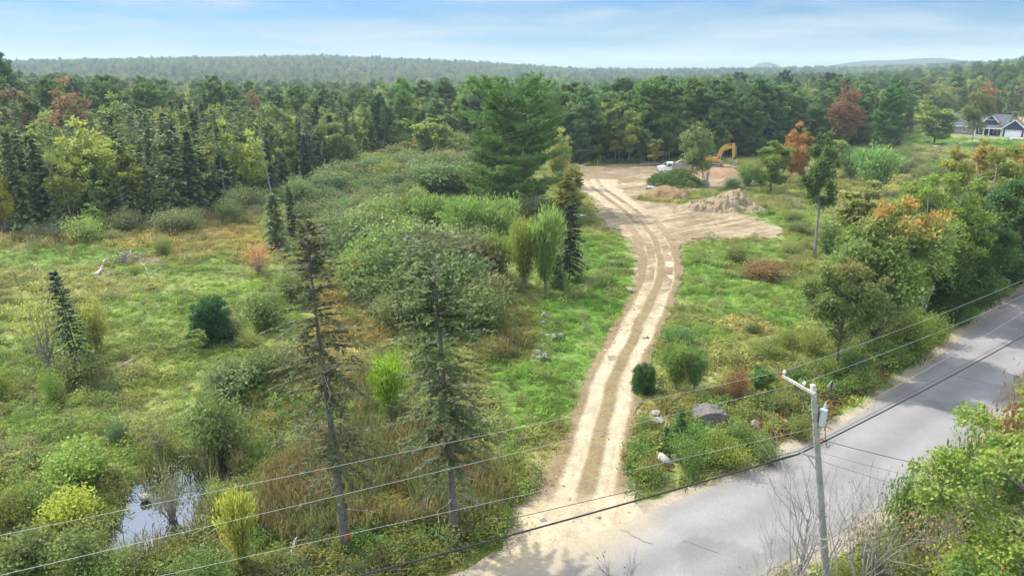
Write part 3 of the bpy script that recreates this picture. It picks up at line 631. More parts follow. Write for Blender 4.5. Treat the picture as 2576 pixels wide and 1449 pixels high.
# ---------------------------------------------------------------- made things
def flat(name, rgb, rough=.6, metal=0., spec=.4, noise=None): return mat(name, rough, spec, base=rgb, noise=noise or [(4, .88, 1.1, 4)], metal=metal)
M_WHITE = flat('white_paint', (.78, .78, .76), .5); M_STEEL = flat('galvanised_steel', (.45, .46, .47), .45, .7); M_BLACK = flat('black_rubber', (.025, .025, .027), .6); M_CABLE = flat('cable_sheath', (.02, .02, .022), .5)
M_ALU = flat('bare_aluminium_wire', (.40, .40, .39), .5, .3); M_YELL = flat('yellow_machine_paint', (.54, .33, .05), .5, noise=[(3, .75, 1.12, 5)]); M_DSTEEL = flat('worn_dark_steel', (.10, .09, .08), .6, .3)
M_GLASS = flat('window_glass', (.10, .16, .18), .08, 0, 1.0); M_NAVY = flat('navy_siding', (.028, .045, .085), .7); M_GREYS = flat('grey_siding', (.30, .29, .29), .7); M_SHING = flat('slate_shingles', (.085, .095, .115), .85, noise=[(1.5, .85, 1.15, 4), (8, .85, 1.15, 2)])
M_TRIM = flat('white_trim', (.80, .80, .80), .5); M_STONE = flat('porch_stone', (.30, .16, .11), .8); M_ORNG = flat('orange_paint', (.62, .06, .02), .6); M_CAN = flat('grey_enamel', (.50, .56, .60), .35, .1)
M_SIGNB = flat('bare_sign_back', (.34, .32, .27), .45, .3); M_TAN = flat('dusty_steel', (.36, .32, .27), .7)

def mesh1(mb, name, m, parent=None, smooth=False, nm=None): return obj(nm or name, mb.mesh(name, m, smooth), parent)

# ---- house
def house():
    g = G(2463, 341); g[2] = land_z(g)
    H = thing('house', 'grey and navy single storey house with white trimmed gables and attached garage', 'house', g, math.radians(-39))
    w = MB(); w.box((-2, 5, 1.4), (20, 10, 3.4)); w.add([(-12, 0, 3.1), (-12, 10, 3.1), (-12, 5, 7.0)], None, [(0, 1, 2)]); w.add([(8, 0, 3.1), (8, 10, 3.1), (8, 5, 7.0)], None, [(0, 2, 1)]); mesh1(w, 'wall', M_GREYS, H)
    def slab(b, p, th=.16):                                         # a roof plane with thickness
        p = np.array(p, float); n = np.cross(p[1] - p[0], p[3] - p[0]); n /= np.linalg.norm(n); n = n if n[2] > 0 else -n
        b.add(np.vstack([p, p - n * th]), [(0, 1, 2, 3), (7, 6, 5, 4), (0, 4, 5, 1), (1, 5, 6, 2), (2, 6, 7, 3), (3, 7, 4, 0)])
    r = MB(); slab(r, [(-12.5, -.6, 2.93), (8.5, -.6, 2.93), (8.5, 5, 7.32), (-12.5, 5, 7.32)]); slab(r, [(8.5, 10.6, 2.93), (-12.5, 10.6, 2.93), (-12.5, 5, 7.315), (8.5, 5, 7.315)])
    for x in (-9.5, -4.5): r.tube([(x, 2.6, 5.2), (x, 2.6, 6.1)], .09, 6)
    mesh1(r, 'roof', M_SHING, H)
    t = MB(); t.box((-6.4, -.68, 2.86), (12.2, .14, .30)); t.box((-11.95, -.06, 1.5), (.16, .1, 3.1)); mesh1(t, 'eave_trim', M_TRIM, H)
    # navy front gable
    gb = MB(); gb.prism([(-.8, 3.0), (6.8, 3.0), (3.0, 7.05)], -1.6, 4.2); mesh1(gb, 'gable', M_NAVY, H)
    rf = MB(); slab(rf, [(-1.5, -2.0, 2.62), (-1.5, 4.4, 2.62), (3.0, 4.4, 7.42), (3.0, -2.0, 7.42)]); slab(rf, [(7.3, 4.4, 2.82), (7.3, -2.0, 2.82), (3.0, -2.0, 7.41), (3.0, 4.4, 7.41)]); mesh1(rf, 'gable_roof', M_SHING, H)
    t = MB()
    for a, b in (((-1.55, -2.06, 2.55), (3.0, -2.06, 7.38)), ((7.35, -2.06, 2.75), (3.0, -2.06, 7.38))):
        a, b = np.array(a), np.array(b); d = b - a; L = np.linalg.norm(d); R = rot('Y', -math.atan2(d[2], d[0])); t.box((a + b) / 2, (L, .12, .34), R)
    t.box((3.0, -1.68, 5.55), (2.7, .1, .16)); mesh1(t, 'gable_trim', M_TRIM, H)
    p = MB(); slab(p, [(-1.3, -4.4, 2.75), (7.2, -4.4, 2.75), (7.2, -1.55, 4.0), (-1.3, -1.55, 4.0)]); mesh1(p, 'porch_roof', M_SHING, H)
    t = MB(); t.box((2.95, -4.47, 2.66), (8.7, .14, .28)); mesh1(t, 'porch_trim', M_TRIM, H)
    f = MB(); f.box((2.9, -2.2, -.1), (8.4, 4.5, .5)); mesh1(f, 'porch_floor', M_GREYS, H)
    for x in (-1.05, 1.6, 3.2, 6.9):
        b = MB(); b.box((x, -4.2, 1.4), (.26, .26, 2.5)); b.box((x, -4.2, .35), (.4, .4, .5)); mesh1(b, 'porch_post', M_TRIM, H)
    b = MB(); b.box((3.0, -.10, 1.4), (8.0, .2, 3.0)); mesh1(b, 'porch_wall', M_NAVY, H)
    b = MB(); b.box((2.2, -.25, 1.15), (1.0, .1, 2.1)); mesh1(b, 'front_door', flat('dark_door', (.03, .03, .035)), H)
    for x, yy, z, ww, hh in ((-10.4, -.05, 1.75, 1.1, 1.7), (-5.0, -.05, 1.75, 1.1, 1.7), (.2, -.26, 1.6, 1.2, 1.5), (5.0, -.26, 1.6, 1.6, 1.5)):
        b = MB(); b.box((x, yy - .05, z), (ww, .1, hh)); o = mesh1(b, 'window', M_GLASS, H)
        b = MB()
        for s in (-1, 1): b.box((x + s * (ww / 2 + .07), yy - .07, z), (.16, .16, hh + .3)); b.box((x, yy - .07, z + s * (hh / 2 + .07)), (ww, .15, .16))
        b.box((x, yy - .07, z), (ww, .14, .07)); mesh1(b, 'window_frame', M_TRIM, o, nm='frame')
    ga = MB(); ga.prism([(7.2, -.3), (13.8, -.3), (13.8, 3.0), (10.5, 5.75), (7.2, 3.0)], -4.6, 5.0); mesh1(ga, 'garage_wall', M_NAVY, H)
    gr = MB(); slab(gr, [(6.6, -5.1, 2.62), (6.6, 5.4, 2.62), (10.5, 5.4, 6.02), (10.5, -5.1, 6.02)]); slab(gr, [(14.4, 5.4, 2.62), (14.4, -5.1, 2.62), (10.5, -5.1, 6.01), (10.5, 5.4, 6.01)]); mesh1(gr, 'garage_roof', M_SHING, H)
    t = MB()
    for s in (-1, 1):
        a, b = np.array((10.5 + s * 3.95, -5.16, 2.55)), np.array((10.5, -5.16, 5.98)); d = b - a; L = np.linalg.norm(d); t.box((a + b) / 2, (L, .12, .32), rot('Y', -math.atan2(d[2], d[0])))
        t.box((10.5 + s * 3.22, -4.66, 1.35), (.24, .1, 3.0))
    mesh1(t, 'garage_trim', M_TRIM, H)
    d = MB(); d.box((10.5, -4.68, 1.2), (4.9, .14, 2.5))
    for k in range(4): d.box((10.5, -4.76, .28 + k * .6), (4.9, .04, .54))
    dr = mesh1(d, 'garage_door', M_TRIM, H)
    for k in range(7): b = MB(); b.box((10.5 - 2.05 + k * .683, -4.80, 2.15), (.42, .05, .26)); mesh1(b, 'door_window', M_GLASS, dr)
    ch = MB(); ch.box((5.9, -2.6, 2.4), (.7, .7, 5.2)); ch.box((5.9, -2.6, 5.1), (.85, .85, .2)); mesh1(ch, 'chimney', M_STONE, H)
    return H
house()
def pad(name, pts, m, z=.04, col=(1, 1, 1)):
    P = poly(pts); zz = [land_z(q) + z + .12 for q in P]; b = MB(); c = P.mean(0); n = len(P)
    b.add(np.vstack([np.c_[P, zz], [(c[0], c[1], np.mean(zz))]]), None, [(i, (i + 1) % n, n) for i in range(n)], col); o = structure(name, b.mesh(name, m)); return o
pad('house_driveway', [(2516, 342), (2556, 341), (2585, 347), (2576, 354), (2523, 353)], flat('pale_paving', (.33, .31, .31), .9))
pad('house_driveway', [(2300, 378), (2330, 371), (2420, 358), (2460, 353), (2465, 358), (2425, 364), (2335, 379)], flat('pale_gravel', (.36, .32, .28), .95))

# ---- excavator on its mound
def heap(name, label, cat, foot, rx, ry, hfun, m, col, st=.3, group=None, smooth=True, obj_name=None):
    """pile of loose material: height field hfun(u, v) over the ellipse u, v in -1..1 round its foot"""
    nx, ny = int(2.4 * rx / st), int(2.4 * ry / st); U, V = np.meshgrid(np.linspace(-1.2, 1.2, nx), np.linspace(-1.2, 1.2, ny), indexing='ij'); u, v = U.ravel(), V.ravel()
    rr = np.hypot(u, v); edge = sstep(1.08, .74, rr + .22 * (fbm(u * 2.2 + foot[0], v * 2.2, 51, 3) - .5))
    z = hfun(u, v) * edge - .12; k = z > -.10; n = nx; mm = ny
    I = np.arange(n - 1)[:, None]; J = np.arange(mm - 1)[None]; Q = np.stack([I * mm + J, (I + 1) * mm + J, (I + 1) * mm + J + 1, I * mm + J + 1], -1).reshape(-1, 4); Q = Q[k[Q].any(1)]
    c = col(u, v, z) if callable(col) else np.broadcast_to(np.array(col, float), (len(u), 3)) * (.75 + .5 * fbm(u * rx / .7, v * ry / .7, 52, 3))[:, None]
    b = MB(); b.add(np.stack([u * rx, v * ry, z], 1), Q, None, c); me = b.mesh(name, m, smooth); o = obj(name, me, None, (foot[0], foot[1], foot[2] if len(foot) > 2 else 0.0)); return tag(o, label, cat, group)
def ridg(x, y, s): return 1 - np.abs(fbm(x, y, s, 4) - .5) * 3.2
MD = G(1812, 447); MD[1] += 9
heap('dirt_mound', 'broad mound of churned brown dirt under the yellow excavator', 'dirt mound', MD, 10.5, 11.5, lambda u, v: 1.5 * sstep(1.0, .42, np.hypot(u, v)) + .28 * (ridg(u * 5 + v * 2, v * 5, 53) - .5), M_DIRT, (.27, .175, .105), .28)
def excavator():
    o = (MD[0] + .6, MD[1] - 1.0, 1.47); E = thing('excavator', 'yellow crawler excavator with its boom folded over the dirt mound', 'excavator', o, math.radians(-20))
    for s in (-1, 1):
        t = MB(); a = np.linspace(math.pi / 2, 3 * math.pi / 2, 8); pr = [(-1.75 + .44 * math.cos(q), .46 + .44 * math.sin(q)) for q in a] + [(1.75 - .44 * math.cos(q), .46 - .44 * math.sin(q)) for q in a]
        t.prism(pr, s * 1.25 - .3, s * 1.25 + .3)
        for k in range(17):
            for z in (.0, .92): t.box((-1.9 + k * .237, s * 1.25, z), (.15, .64, .06))
        tr = mesh1(t, 'track', M_TAN, E)
        for x in (-1.75, 1.75): w = MB(); w.tube([(x, s * 1.25 - .33, .46), (x, s * 1.25 + .33, .46)], .3, 12); mesh1(w, 'track_wheel', M_DSTEEL, tr)
        w = MB(); [w.tube([(x, s * 1.25 - .32, .22), (x, s * 1.25 + .32, .22)], .13, 8) for x in np.linspace(-1.2, 1.2, 6)]; w.box((0, s * 1.25, .5), (2.7, .63, .16)); mesh1(w, 'track_frame', M_DSTEEL, tr)
    u = MB(); u.box((0, 0, .75), (1.9, 1.9, .35)); u.tube([(0, 0, .9), (0, 0, 1.15)], .75, 16); mesh1(u, 'undercarriage', M_DSTEEL, E)
    b = MB(); b.prism([(-2.75, 1.15), (1.45, 1.15), (1.45, 1.5), (.5, 1.75), (.5, 2.05), (-2.6, 2.15), (-2.85, 1.9)], -1.3, 1.3); mesh1(b, 'body', M_YELL, E)
    b = MB(); a = np.linspace(-1.0, 1.0, 9); pr = [(-2.65, -1.3)] + [(-2.75 - .45 * math.cos(q), 1.3 * math.sin(q)) for q in a] + [(-2.65, 1.3)]
    V = [(x, y, z) for z in (1.12, 2.0) for x, y in pr]; n = len(pr); b.add(V, [(i, (i + 1) % n, n + (i + 1) % n, n + i) for i in range(n)], [(0, i + 1, i) for i in range(1, n - 1)] + [(n, n + i, n + i + 1) for i in range(1, n - 1)]); mesh1(b, 'counterweight', M_YELL, E)
    b = MB(); b.box((-1.5, .1, 2.22), (2.1, 2.2, .14)); b.tube([(-1.6, -.6, 2.2), (-1.6, -.6, 2.75)], .06, 8); b.box((-2.2, -1.32, 1.6), (.9, .04, .5)); mesh1(b, 'engine_hood', M_DSTEEL, E)
    c = MB(); c.prism([(-.45, 1.5), (1.3, 1.5), (1.42, 2.0), (1.12, 3.05), (-.45, 3.05)], .35, 1.3); c.box((.4, .82, 3.1), (1.7, 1.0, .1)); cb = mesh1(c, 'cab', M_BLACK, E)
    for y in (.335, 1.315): g = MB(); g.prism([(-.25, 2.0), (1.2, 2.0), (.98, 2.92), (-.25, 2.92)], y - .012, y + .012); mesh1(g, 'window', M_GLASS, cb)
    g = MB(); g.box((1.29, .82, 2.5), (.03, .78, .95), rot('Y', -.28)); mesh1(g, 'windscreen', M_GLASS, cb)
    # boom: cranked box girder
    bm = MB(); L0, L1, L2 = (.55, 1.75), (1.35, 4.05), (3.85, 4.55)
    bm.prism([(.3, 1.6), (.85, 1.55), (1.75, 3.6), (2.2, 3.95), (3.95, 4.35), (4.05, 4.75), (3.7, 4.85), (1.6, 4.5), (1.05, 4.05)], -.5, -.06); bo = mesh1(bm, 'boom', M_YELL, E)
    for y in (-.56, .0): h = MB(); h.tube([(1.2, y, 1.5), (1.62, y, 2.7)], .09, 8); h.tube([(1.62, y, 2.7), (1.95, y, 3.75)], .05, 8, mat=0); mesh1(h, 'boom_cylinder', M_STEEL, bo)
    h = MB(); h.tube([(1.7, -.28, 4.55), (3.0, -.28, 5.1)], .1, 8); h.tube([(3.0, -.28, 5.1), (4.05, -.28, 5.3)], .055, 8); mesh1(h, 'stick_cylinder', M_YELL, bo)
    st = MB(); st.prism([(3.75, 5.35), (4.15, 5.4), (4.45, 4.9), (4.55, 2.2), (4.3, 1.7), (4.0, 1.8), (3.75, 4.3)], -.46, -.10); so_ = mesh1(st, 'stick', M_YELL, E)
    h = MB(); h.tube([(4.62, -.28, 4.7), (4.72, -.28, 2.9)], .08, 8); mesh1(h, 'bucket_cylinder', M_STEEL, so_)
    k = MB(); q = np.linspace(-.3, 2.6, 10); pr = [(4.35, 1.75)] + [(4.55 + .62 * math.cos(w), .75 - .72 * math.sin(w) + .35) for w in q]; k.prism(pr, -.95, .4); bu = mesh1(k, 'bucket', M_TAN, E)
    k = MB(); [k.box((3.98, -.85 + i * .28, .62), (.22, .1, .08)) for i in range(5)]; mesh1(k, 'bucket_teeth', M_DSTEEL, bu)
    k = MB(); k.prism([(4.2, 1.5), (4.75, 1.75), (4.7, 2.4), (4.3, 2.3)], -.5, -.06); mesh1(k, 'linkage', M_DSTEEL, so_)
excavator()

# ---- dump truck and roof trusses
def wheel(parent, x, y, r=.5, w=.3):
    t = MB(); t.tube([(x, y - w / 2, r), (x, y - w / 4, r), (x, y + w / 4, r), (x, y + w / 2, r)], [r * .93, r, r, r * .93], 20); o = mesh1(t, 'wheel', M_BLACK, parent); h = MB(); h.tube([(x, y - w / 2 - .02, r), (x, y + w / 2 + .02, r)], r * .5, 12); mesh1(h, 'rim', M_STEEL, o)
def truck():
    g = G(1701, 441); T = thing('dump_truck', 'old white cabbed dump truck with dusty steel bed behind the weedy mound', 'dump truck', (g[0], g[1] + 1.2, 0.02), math.radians(171))
    f = MB(); [f.box((.3, s * .42, .85), (7.4, .16, .24)) for s in (-1, 1)]; f.box((3.9, 0, .8), (.14, 2.2, .3)); mesh1(f, 'chassis', M_DSTEEL, T)
    b = MB(); b.prism([(2.15, 1.0), (4.0, 1.0), (4.05, 1.55), (3.8, 1.75), (2.15, 1.9)], -.82, .82); ho = mesh1(b, 'hood', M_WHITE, T, True)
    b = MB(); b.box((4.06, 0, 1.35), (.05, 1.0, .55)); mesh1(b, 'grille', M_DSTEEL, ho)
    for s in (-1, 1):
        b = MB(); b.box((4.05, s * .66, 1.25), (.06, .22, .22)); mesh1(b, 'headlight', M_GLASS, ho)
        b = MB(); a = np.linspace(0, math.pi, 9); b.prism([(3.1 + .72 * math.cos(q), .6 + .66 * math.sin(q)) for q in a] + [(2.5, .62), (3.1, 1.0), (3.7, .62)], s * 1.0 - .18, s * 1.0 + .18); mesh1(b, 'fender', M_WHITE, ho)
    b = MB(); b.prism([(.75, .95), (2.2, .95), (2.2, 1.85), (1.9, 2.6), (.75, 2.66)], -1.08, 1.08); b.box((1.3, 0, 2.68), (1.2, 1.9, .08)); ca = mesh1(b, 'cab', M_WHITE, T)
    w = MB(); w.box((2.10, 0, 2.2), (.04, 1.75, .62), rot('Y', -.38)); mesh1(w, 'windscreen', M_GLASS, ca)
    for s in (-1, 1): w = MB(); w.prism([(.95, 1.85), (1.95, 1.85), (1.72, 2.45), (.95, 2.45)], s * 1.085 - .015, s * 1.085 + .015); mesh1(w, 'window', M_GLASS, ca); w = MB(); w.box((2.0, s * 1.28, 2.1), (.08, .16, .4)); mesh1(w, 'mirror', M_BLACK, ca)
    b = MB(); x0, x1, y, z0, z1 = -3.6, .5, 1.18, 1.12, 2.35                              # open box of the bed
    b.box(((x0 + x1) / 2, 0, z0), (x1 - x0, 2 * y, .12))
    for s in (-1, 1): b.box(((x0 + x1) / 2, s * y, (z0 + z1) / 2 + .06), (x1 - x0, .08, z1 - z0)); b.box(((x0 + x1) / 2, s * (y + .04), z1 + .1), (x1 - x0 + .1, .14, .12)); [b.box((x0 + .2 + k * .74, s * (y + .07), 1.75), (.1, .07, 1.15)) for k in range(6)]
    b.box((x1 + .05, 0, 1.85), (.1, 2.36, 1.5)); b.box((x0 - .05, 0, 1.7), (.08, 2.36, 1.1)); b.box((x1 + .45, 0, 2.62), (.9, 2.3, .07)); mesh1(b, 'bed', M_TAN, T)
    for x in (3.1,):
        for s in (-1, 1): wheel(T, x, s * 1.0)
    for x in (-1.5, -2.7):
        for s in (-1, 1): wheel(T, x, s * .95, .5, .5)
truck()
def truss(label, px, py, span, h, rz, lean):
    g = G(px, py); b = MB(); n = 8; A = [np.array((-span / 2 + span * k / n, 0, 0)) for k in range(n + 1)]; B = [np.array((-span / 2 + span * k / n, 0, h * (1 - abs(2 * k / n - 1)))) for k in range(n + 1)]; R = rot('X', lean)
    def st(a, c): a, c = R @ a, R @ c; b.tube(np.stack([a, c]) + np.array((0, 0, .08)), .065, 4)
    st(A[0], A[-1]); st(B[0], B[n // 2]); st(B[n // 2], B[-1])
    for k in range(1, n): st(A[k], B[k]); (st(A[k - 1], B[k]) if k <= n // 2 else st(A[k + 1], B[k])) if abs(B[k][2]) > .05 else None
    o = mesh1(b, 'roof_truss', M_STEEL); o.location = g; o.rotation_euler = (0, 0, rz); tag(o, label, 'roof truss', 'roof trusses behind the dump truck')
truss('grey lattice roof truss whose low end rests on the dirt beyond the truck hood', 1680, 426, 7.2, 1.7, .12, -.25)
truss('taller grey lattice roof truss standing behind the dump truck bed', 1715, 424, 7.6, 2.2, -.15, .2)

# ---- heaps
SP = G(1815, 525)
def sandh(u, v):
    z = 2.0 * np.maximum(0, 1 - np.hypot((u - .17) / .5, (v - .15) / .85) ** 1.15) + 1.5 * np.maximum(0, 1 - np.hypot((u + .38) / .75, (v + .1) / .8) ** 1.4) + 1.25 * np.maximum(0, 1 - np.hypot((u - .62) / .45, (v + .15) / .7)) + .9 * np.maximum(0, 1 - np.hypot((u - .0) / .3, (v + .55) / .45)) + 1.6 * np.maximum(0, 1 - np.hypot((u - .36) / .28, (v - .2) / .6))
    return z + .75 * (ridg(u * 6.5 - v * 1.2, v * 3.6 + u, 55) - .45) * sstep(.0, .7, z) + .12 * (fbm(u * 22, v * 16, 56, 3) - .5)
def sandc(u, v, z): n = fbm(u * 9, v * 7, 57, 4); return np.array((.285, .225, .14)) * (.72 + .5 * n)[:, None] * (1 - .30 * sstep(.62, .72, fbm(u * 3, v * 3, 58, 3)))[:, None]
heap('sand_pile', 'long ridged pile of pale yellow sand beside the dirt clearing', 'sand pile', SP, 7.9, 5.4, sandh, M_DIRT, sandc, .10)
SO = G(1678, 502); SO[1] += 2.5
def soilh(u, v): return 2.15 * np.maximum(0, 1 - np.hypot((u - .05) / .95, v / 1.0) ** 1.7) * sstep(-1.0, -.45, v + .2 * u + .18 * np.sin(u * 9)) + .3 * (ridg(u * 4, v * 4, 61) - .5)
def soilc(u, v, z): g = (sstep(.1, .6, v + .5 * (fbm(u * 4, v * 4, 62, 3) - .5) * 2 - u * .55))[:, None]; c = np.array((.22, .15, .08)) * (1 - g) + np.array((.21, .19, .075)) * g; return c * (.7 + .6 * fbm(u * 12, v * 12, 63, 3))[:, None]
heap('soil_pile', 'dark brown soil pile with grass along its back, left of the sand pile', 'soil pile', SO, 5.4, 5.0, soilh, M_DIRT, soilc, .12)
WM = G(1712, 470); WM[1] += 3.0
WMH = lambda u, v: 2.9 * np.maximum(0, 1 - np.hypot(u * (1 + .25 * np.sin(v * 3 + u * 2)), v) ** 1.2) + 1.1 * (fbm(u * 3.2, v * 3.2, 64, 3) - .5)
def weedy_mound():
    root = thing('weedy_mound', 'green weed covered earth mound in front of the dump truck', 'mound', WM)
    o = heap('earth', '', '', WM, 6.4, 6.2, WMH, M_DIRT, (.10, .115, .045), .25); o.location = (0, 0, 0); o.parent = root
    for k in ('label', 'category'): del o[k]
    rng = np.random.default_rng(5); n = 9000; u = rng.uniform(-1, 1, n); v = rng.uniform(-1, 1, n); k = np.hypot(u, v) < .98; u, v = u[k], v[k]; n = len(u); z = np.maximum(0, WMH(u, v) * sstep(1.08, .74, np.hypot(u, v)) - .12); X = np.stack([u * 6.4, v * 6.2, z + rng.uniform(0, .35, n)], 1)
    col = np.where((fbm(u * 4, v * 4, 65, 2) > .5)[:, None], np.array((.12, .21, .05)), np.array((.23, .24, .10))) * shade(rng, n, .4)
    b = MB(); b.cards(X, unit(rvec(rng, n) + np.array((.2, 0, .7))), unit(rvec(rng, n) * .7 + np.array((0, 0, 1.))), .55 * rng.uniform(.5, 1.5, n), .2, col); mesh1(b, 'weeds', M_LEAF, root)
weedy_mound()

# ---- stones
def rock(label, foot, d, seed, col=(.33, .32, .30), group=None, name='boulder', cut=.25, cat='boulder', rz=0.):
    rng = np.random.default_rng(seed); bm = bmesh.new(); bmesh.ops.create_icosphere(bm, subdivisions=3, radius=1.0); pl = [(rvec(rng, 1)[0], rng.uniform(.55, .85)) for _ in range(9)]
    for v in bm.verts:
        p = np.array(v.co)
        for nrm, k in pl:
            e = p @ nrm - k
            if e > 0: p = p - nrm * e * (1 - cut * .3)
        p = p * (1 + .12 * (fbm(np.array([p[0] * 2 + seed]), np.array([p[1] * 2 + p[2] * 2]), seed, 3)[0] - .5)); v.co = Vector(p * np.array(d) / 2)
    me = bpy.data.meshes.new(name); bm.to_mesh(me); bm.free(); ca = me.color_attributes.new('col', 'FLOAT_COLOR', 'POINT'); c = np.ones((len(me.vertices), 4), np.float32); c[:, :3] = col; ca.data.foreach_set('color', c.ravel()); me.materials.append(M_ROCK)
    o = obj(name, me, None, (foot[0], foot[1], foot[2] + d[2] * .30)); o.rotation_euler = (0, 0, rz + rng.uniform(0, 3)); return tag(o, label, cat, group)
ROCKS = []
ST = [(1025, 145, 40), (1018, 190, 36), (1010, 232, 34), (1032, 242, 36), (1070, 246, 40), (1102, 240, 40), (983, 292, 34), (1008, 297, 38), (990, 328, 42), (1022, 335, 38), (966, 342, 30), (1038, 352, 34), (1000, 352, 36), (1052, 268, 30), (1020, 275, 26), (990, 350, 26), (1006, 214, 28)]
for i, (cx, cy_, s) in enumerate(ST):
    g = spot(858.7 + cx / 2, 724.7 + cy_ / 2 + 4); w = s / 2 / FPX * depth(g) * 1.15
    rock('grey field stone in the loose row of stones on the grass left of the driveway', g, (w, w * .8, w * .7), 300 + i, (.21, .205, .205) if i % 3 else (.28, .27, .255), 'field stones left of the driveway', 'field_stone', cat='stone')
for i, (lab, px, py, wpx, hh, c) in enumerate([('large pale blocky boulder beside the road corner weeds', 1666, 1162, 46, .62, (.40, .385, .35)), ('grey rounded boulder touching the large pale blocky one', 1700, 1160, 28, .5, (.36, .34, .31)), ('low flat pale stone in front of the large blocky boulder', 1680, 1168, 22, .25, (.45, .43, .39)),
        ('small pale boulder alone in the reddish weeds nearest the road', 1671, 1198, 22, .42, (.40, .38, .34)), ('flat whitish slab of stone on the tan grass above the boulders', 1650, 1040, 28, .3, (.30, .29, .27)), ('long low grey stone half sunk in grass below the whitish slab', 1655, 1062, 36, .3, (.26, .25, .23)),
        ('rounded brown boulder among the brown ferns by the roadside', 1897, 1084, 32, .6, (.27, .22, .19)), ('low brown stone at the back of the brown ferns', 1975, 1070, 26, .35, (.25, .2, .17)), ('white stone lying on the grass strip of the driveway', 1573, 862, 18, .16, (.6, .55, .47)), ('small white stone at the left rim of the driveway', 1523, 882, 12, .16, (.6, .55, .47)), ('pale stone in the grass just left of the sandy apron', 1365, 1310, 15, .3, (.5, .48, .44)),
        ('sunlit whitish boulder standing in the pond', 368, 1270, 26, .5, (.33, .31, .27)), ('pale wet stone in the dark ditch behind the bright green bush', 947, 922, 16, .35, (.4, .4, .4))]):
    g = spot(px, py); w = 1.15 * wpx / FPX * depth(g); g[2] = max(g[2], -.3); rock(lab, g, (w, w * .75, hh * 1.15), 330 + i, c); ROCKS.append(g)
def outcrop():
    g = spot(1790, 1084); ROCKS.append(g); rng = np.random.default_rng(9); b = bmesh.new(); bmesh.ops.create_cube(b, size=1); bmesh.ops.subdivide_edges(b, edges=b.edges[:], cuts=14, use_grid_fill=True)
    for v in b.verts:
        p = np.array(v.co) * np.array((2.1, 1.5, 1.5)); p[1] += .35 * (p[2] + .7); f = float(fbm(np.array([p[0] * 2.6]), np.array([p[2] * .8]), 71, 3)[0] - .5); p[1] += .22 * f; q = float(fbm(np.array([p[0] * 1.4]), np.array([p[1] * 1.4 + p[2]]), 72, 3)[0] - .5); p += np.array((q * .5, 0, q * .7 - .28 * abs(p[0]) ** 1.6)); v.co = Vector(p)
    me = bpy.data.meshes.new('ledge'); b.to_mesh(me); b.free(); ca = me.color_attributes.new('col', 'FLOAT_COLOR', 'POINT'); c = np.ones((len(me.vertices), 4), np.float32); c[:, :3] = (.145, .132, .115); ca.data.foreach_set('color', c.ravel()); me.materials.append(M_ROCK)
    o = obj('rock_ledge', me, None, (g[0], g[1] + .3, g[2] + .22)); tag(o, 'dark fractured rock ledge with a steep face in the grassy bank by the road', 'rock ledge')
outcrop()
# ---- dead wood
def log(label, pts, r, cat='log', group=None, m=None, twigs=4, name='fallen_log', lift=.2):
    P = np.array([spot(*q[:2]) for q in pts]); P[:, 2] += np.array([q[2] if len(q) > 2 else lift for q in pts]); P = smooth(resample(P, .25), 1); rng = np.random.default_rng(int(pts[0][0])); P[1:-1] += rng.normal(0, .025, P[1:-1].shape); b = MB(); b.tube(P, np.linspace(r, r * .55, len(P)), 8)
    for i in range(twigs): p = P[rng.integers(1, len(P))]; d = unit(rvec(rng, 1)[0] + np.array((0, 0, .6))) * rng.uniform(.4, .9); b.tube(np.stack([p, p + d * .5, p + d]), [r * .35, r * .22, r * .1], 5)
    b.v = [v - P[0] for v in b.v]; o = mesh1(b, name, m or M_WOOD, None, True); o.location = P[0]; return tag(o, label, cat, group)
log('bent bleached log lying in the green marsh grass', [(241, 697), (253, 686), (261, 667), (264, 658), (294, 646)], .21)
log('short bleached branch in the grass right of the root mound', [(356, 667), (365, 676), (373, 689)], .10, 'branch', name='fallen_branch')
log('thin grey stick slanting through the grass below the root mound', [(372, 695), (398, 682)], .06, 'branch', name='fallen_branch', twigs=1)
log('short weathered log stub left of the bent bleached log', [(206, 672), (221, 668)], .13, twigs=2)
log('crooked grey stub of branch between bent log and root mound', [(268, 694), (276, 690)], .14, 'branch', name='fallen_branch', twigs=2)
log('tangle of grey dead branch lying across the far end of the pond', [(455, 1180, .1), (490, 1172, .3), (540, 1168, .2)], .08, 'branch', name='fallen_branch', twigs=9)
log('thin pale pole leaning in the reeds beside the pond', [(530, 1250, .1), (520, 1290, .5), (515, 1310, 1.)], .03, 'branch', name='fallen_branch', twigs=0)
log('pale dead branch dropped below the second tall spruce', [(760, 1460, .2), (735, 1420, .4), (750, 1380, .9)], .05, 'branch', name='fallen_branch', twigs=6)
log('grey dead trunk lying at the foot of the big pine', [(1330, 520, .3), (1350, 512, .5), (1378, 497, 1.1)], .16, twigs=4)
log('stripped pole lying on the bare soil in front of the back wood', [(1610, 417, .3), (1660, 415, .4)], .14, twigs=0)
log('brushwood branch at the edge of the clearing beside the back wood', [(1455, 424, .3), (1475, 420, .8)], .12, 'branch', name='fallen_branch', twigs=7)
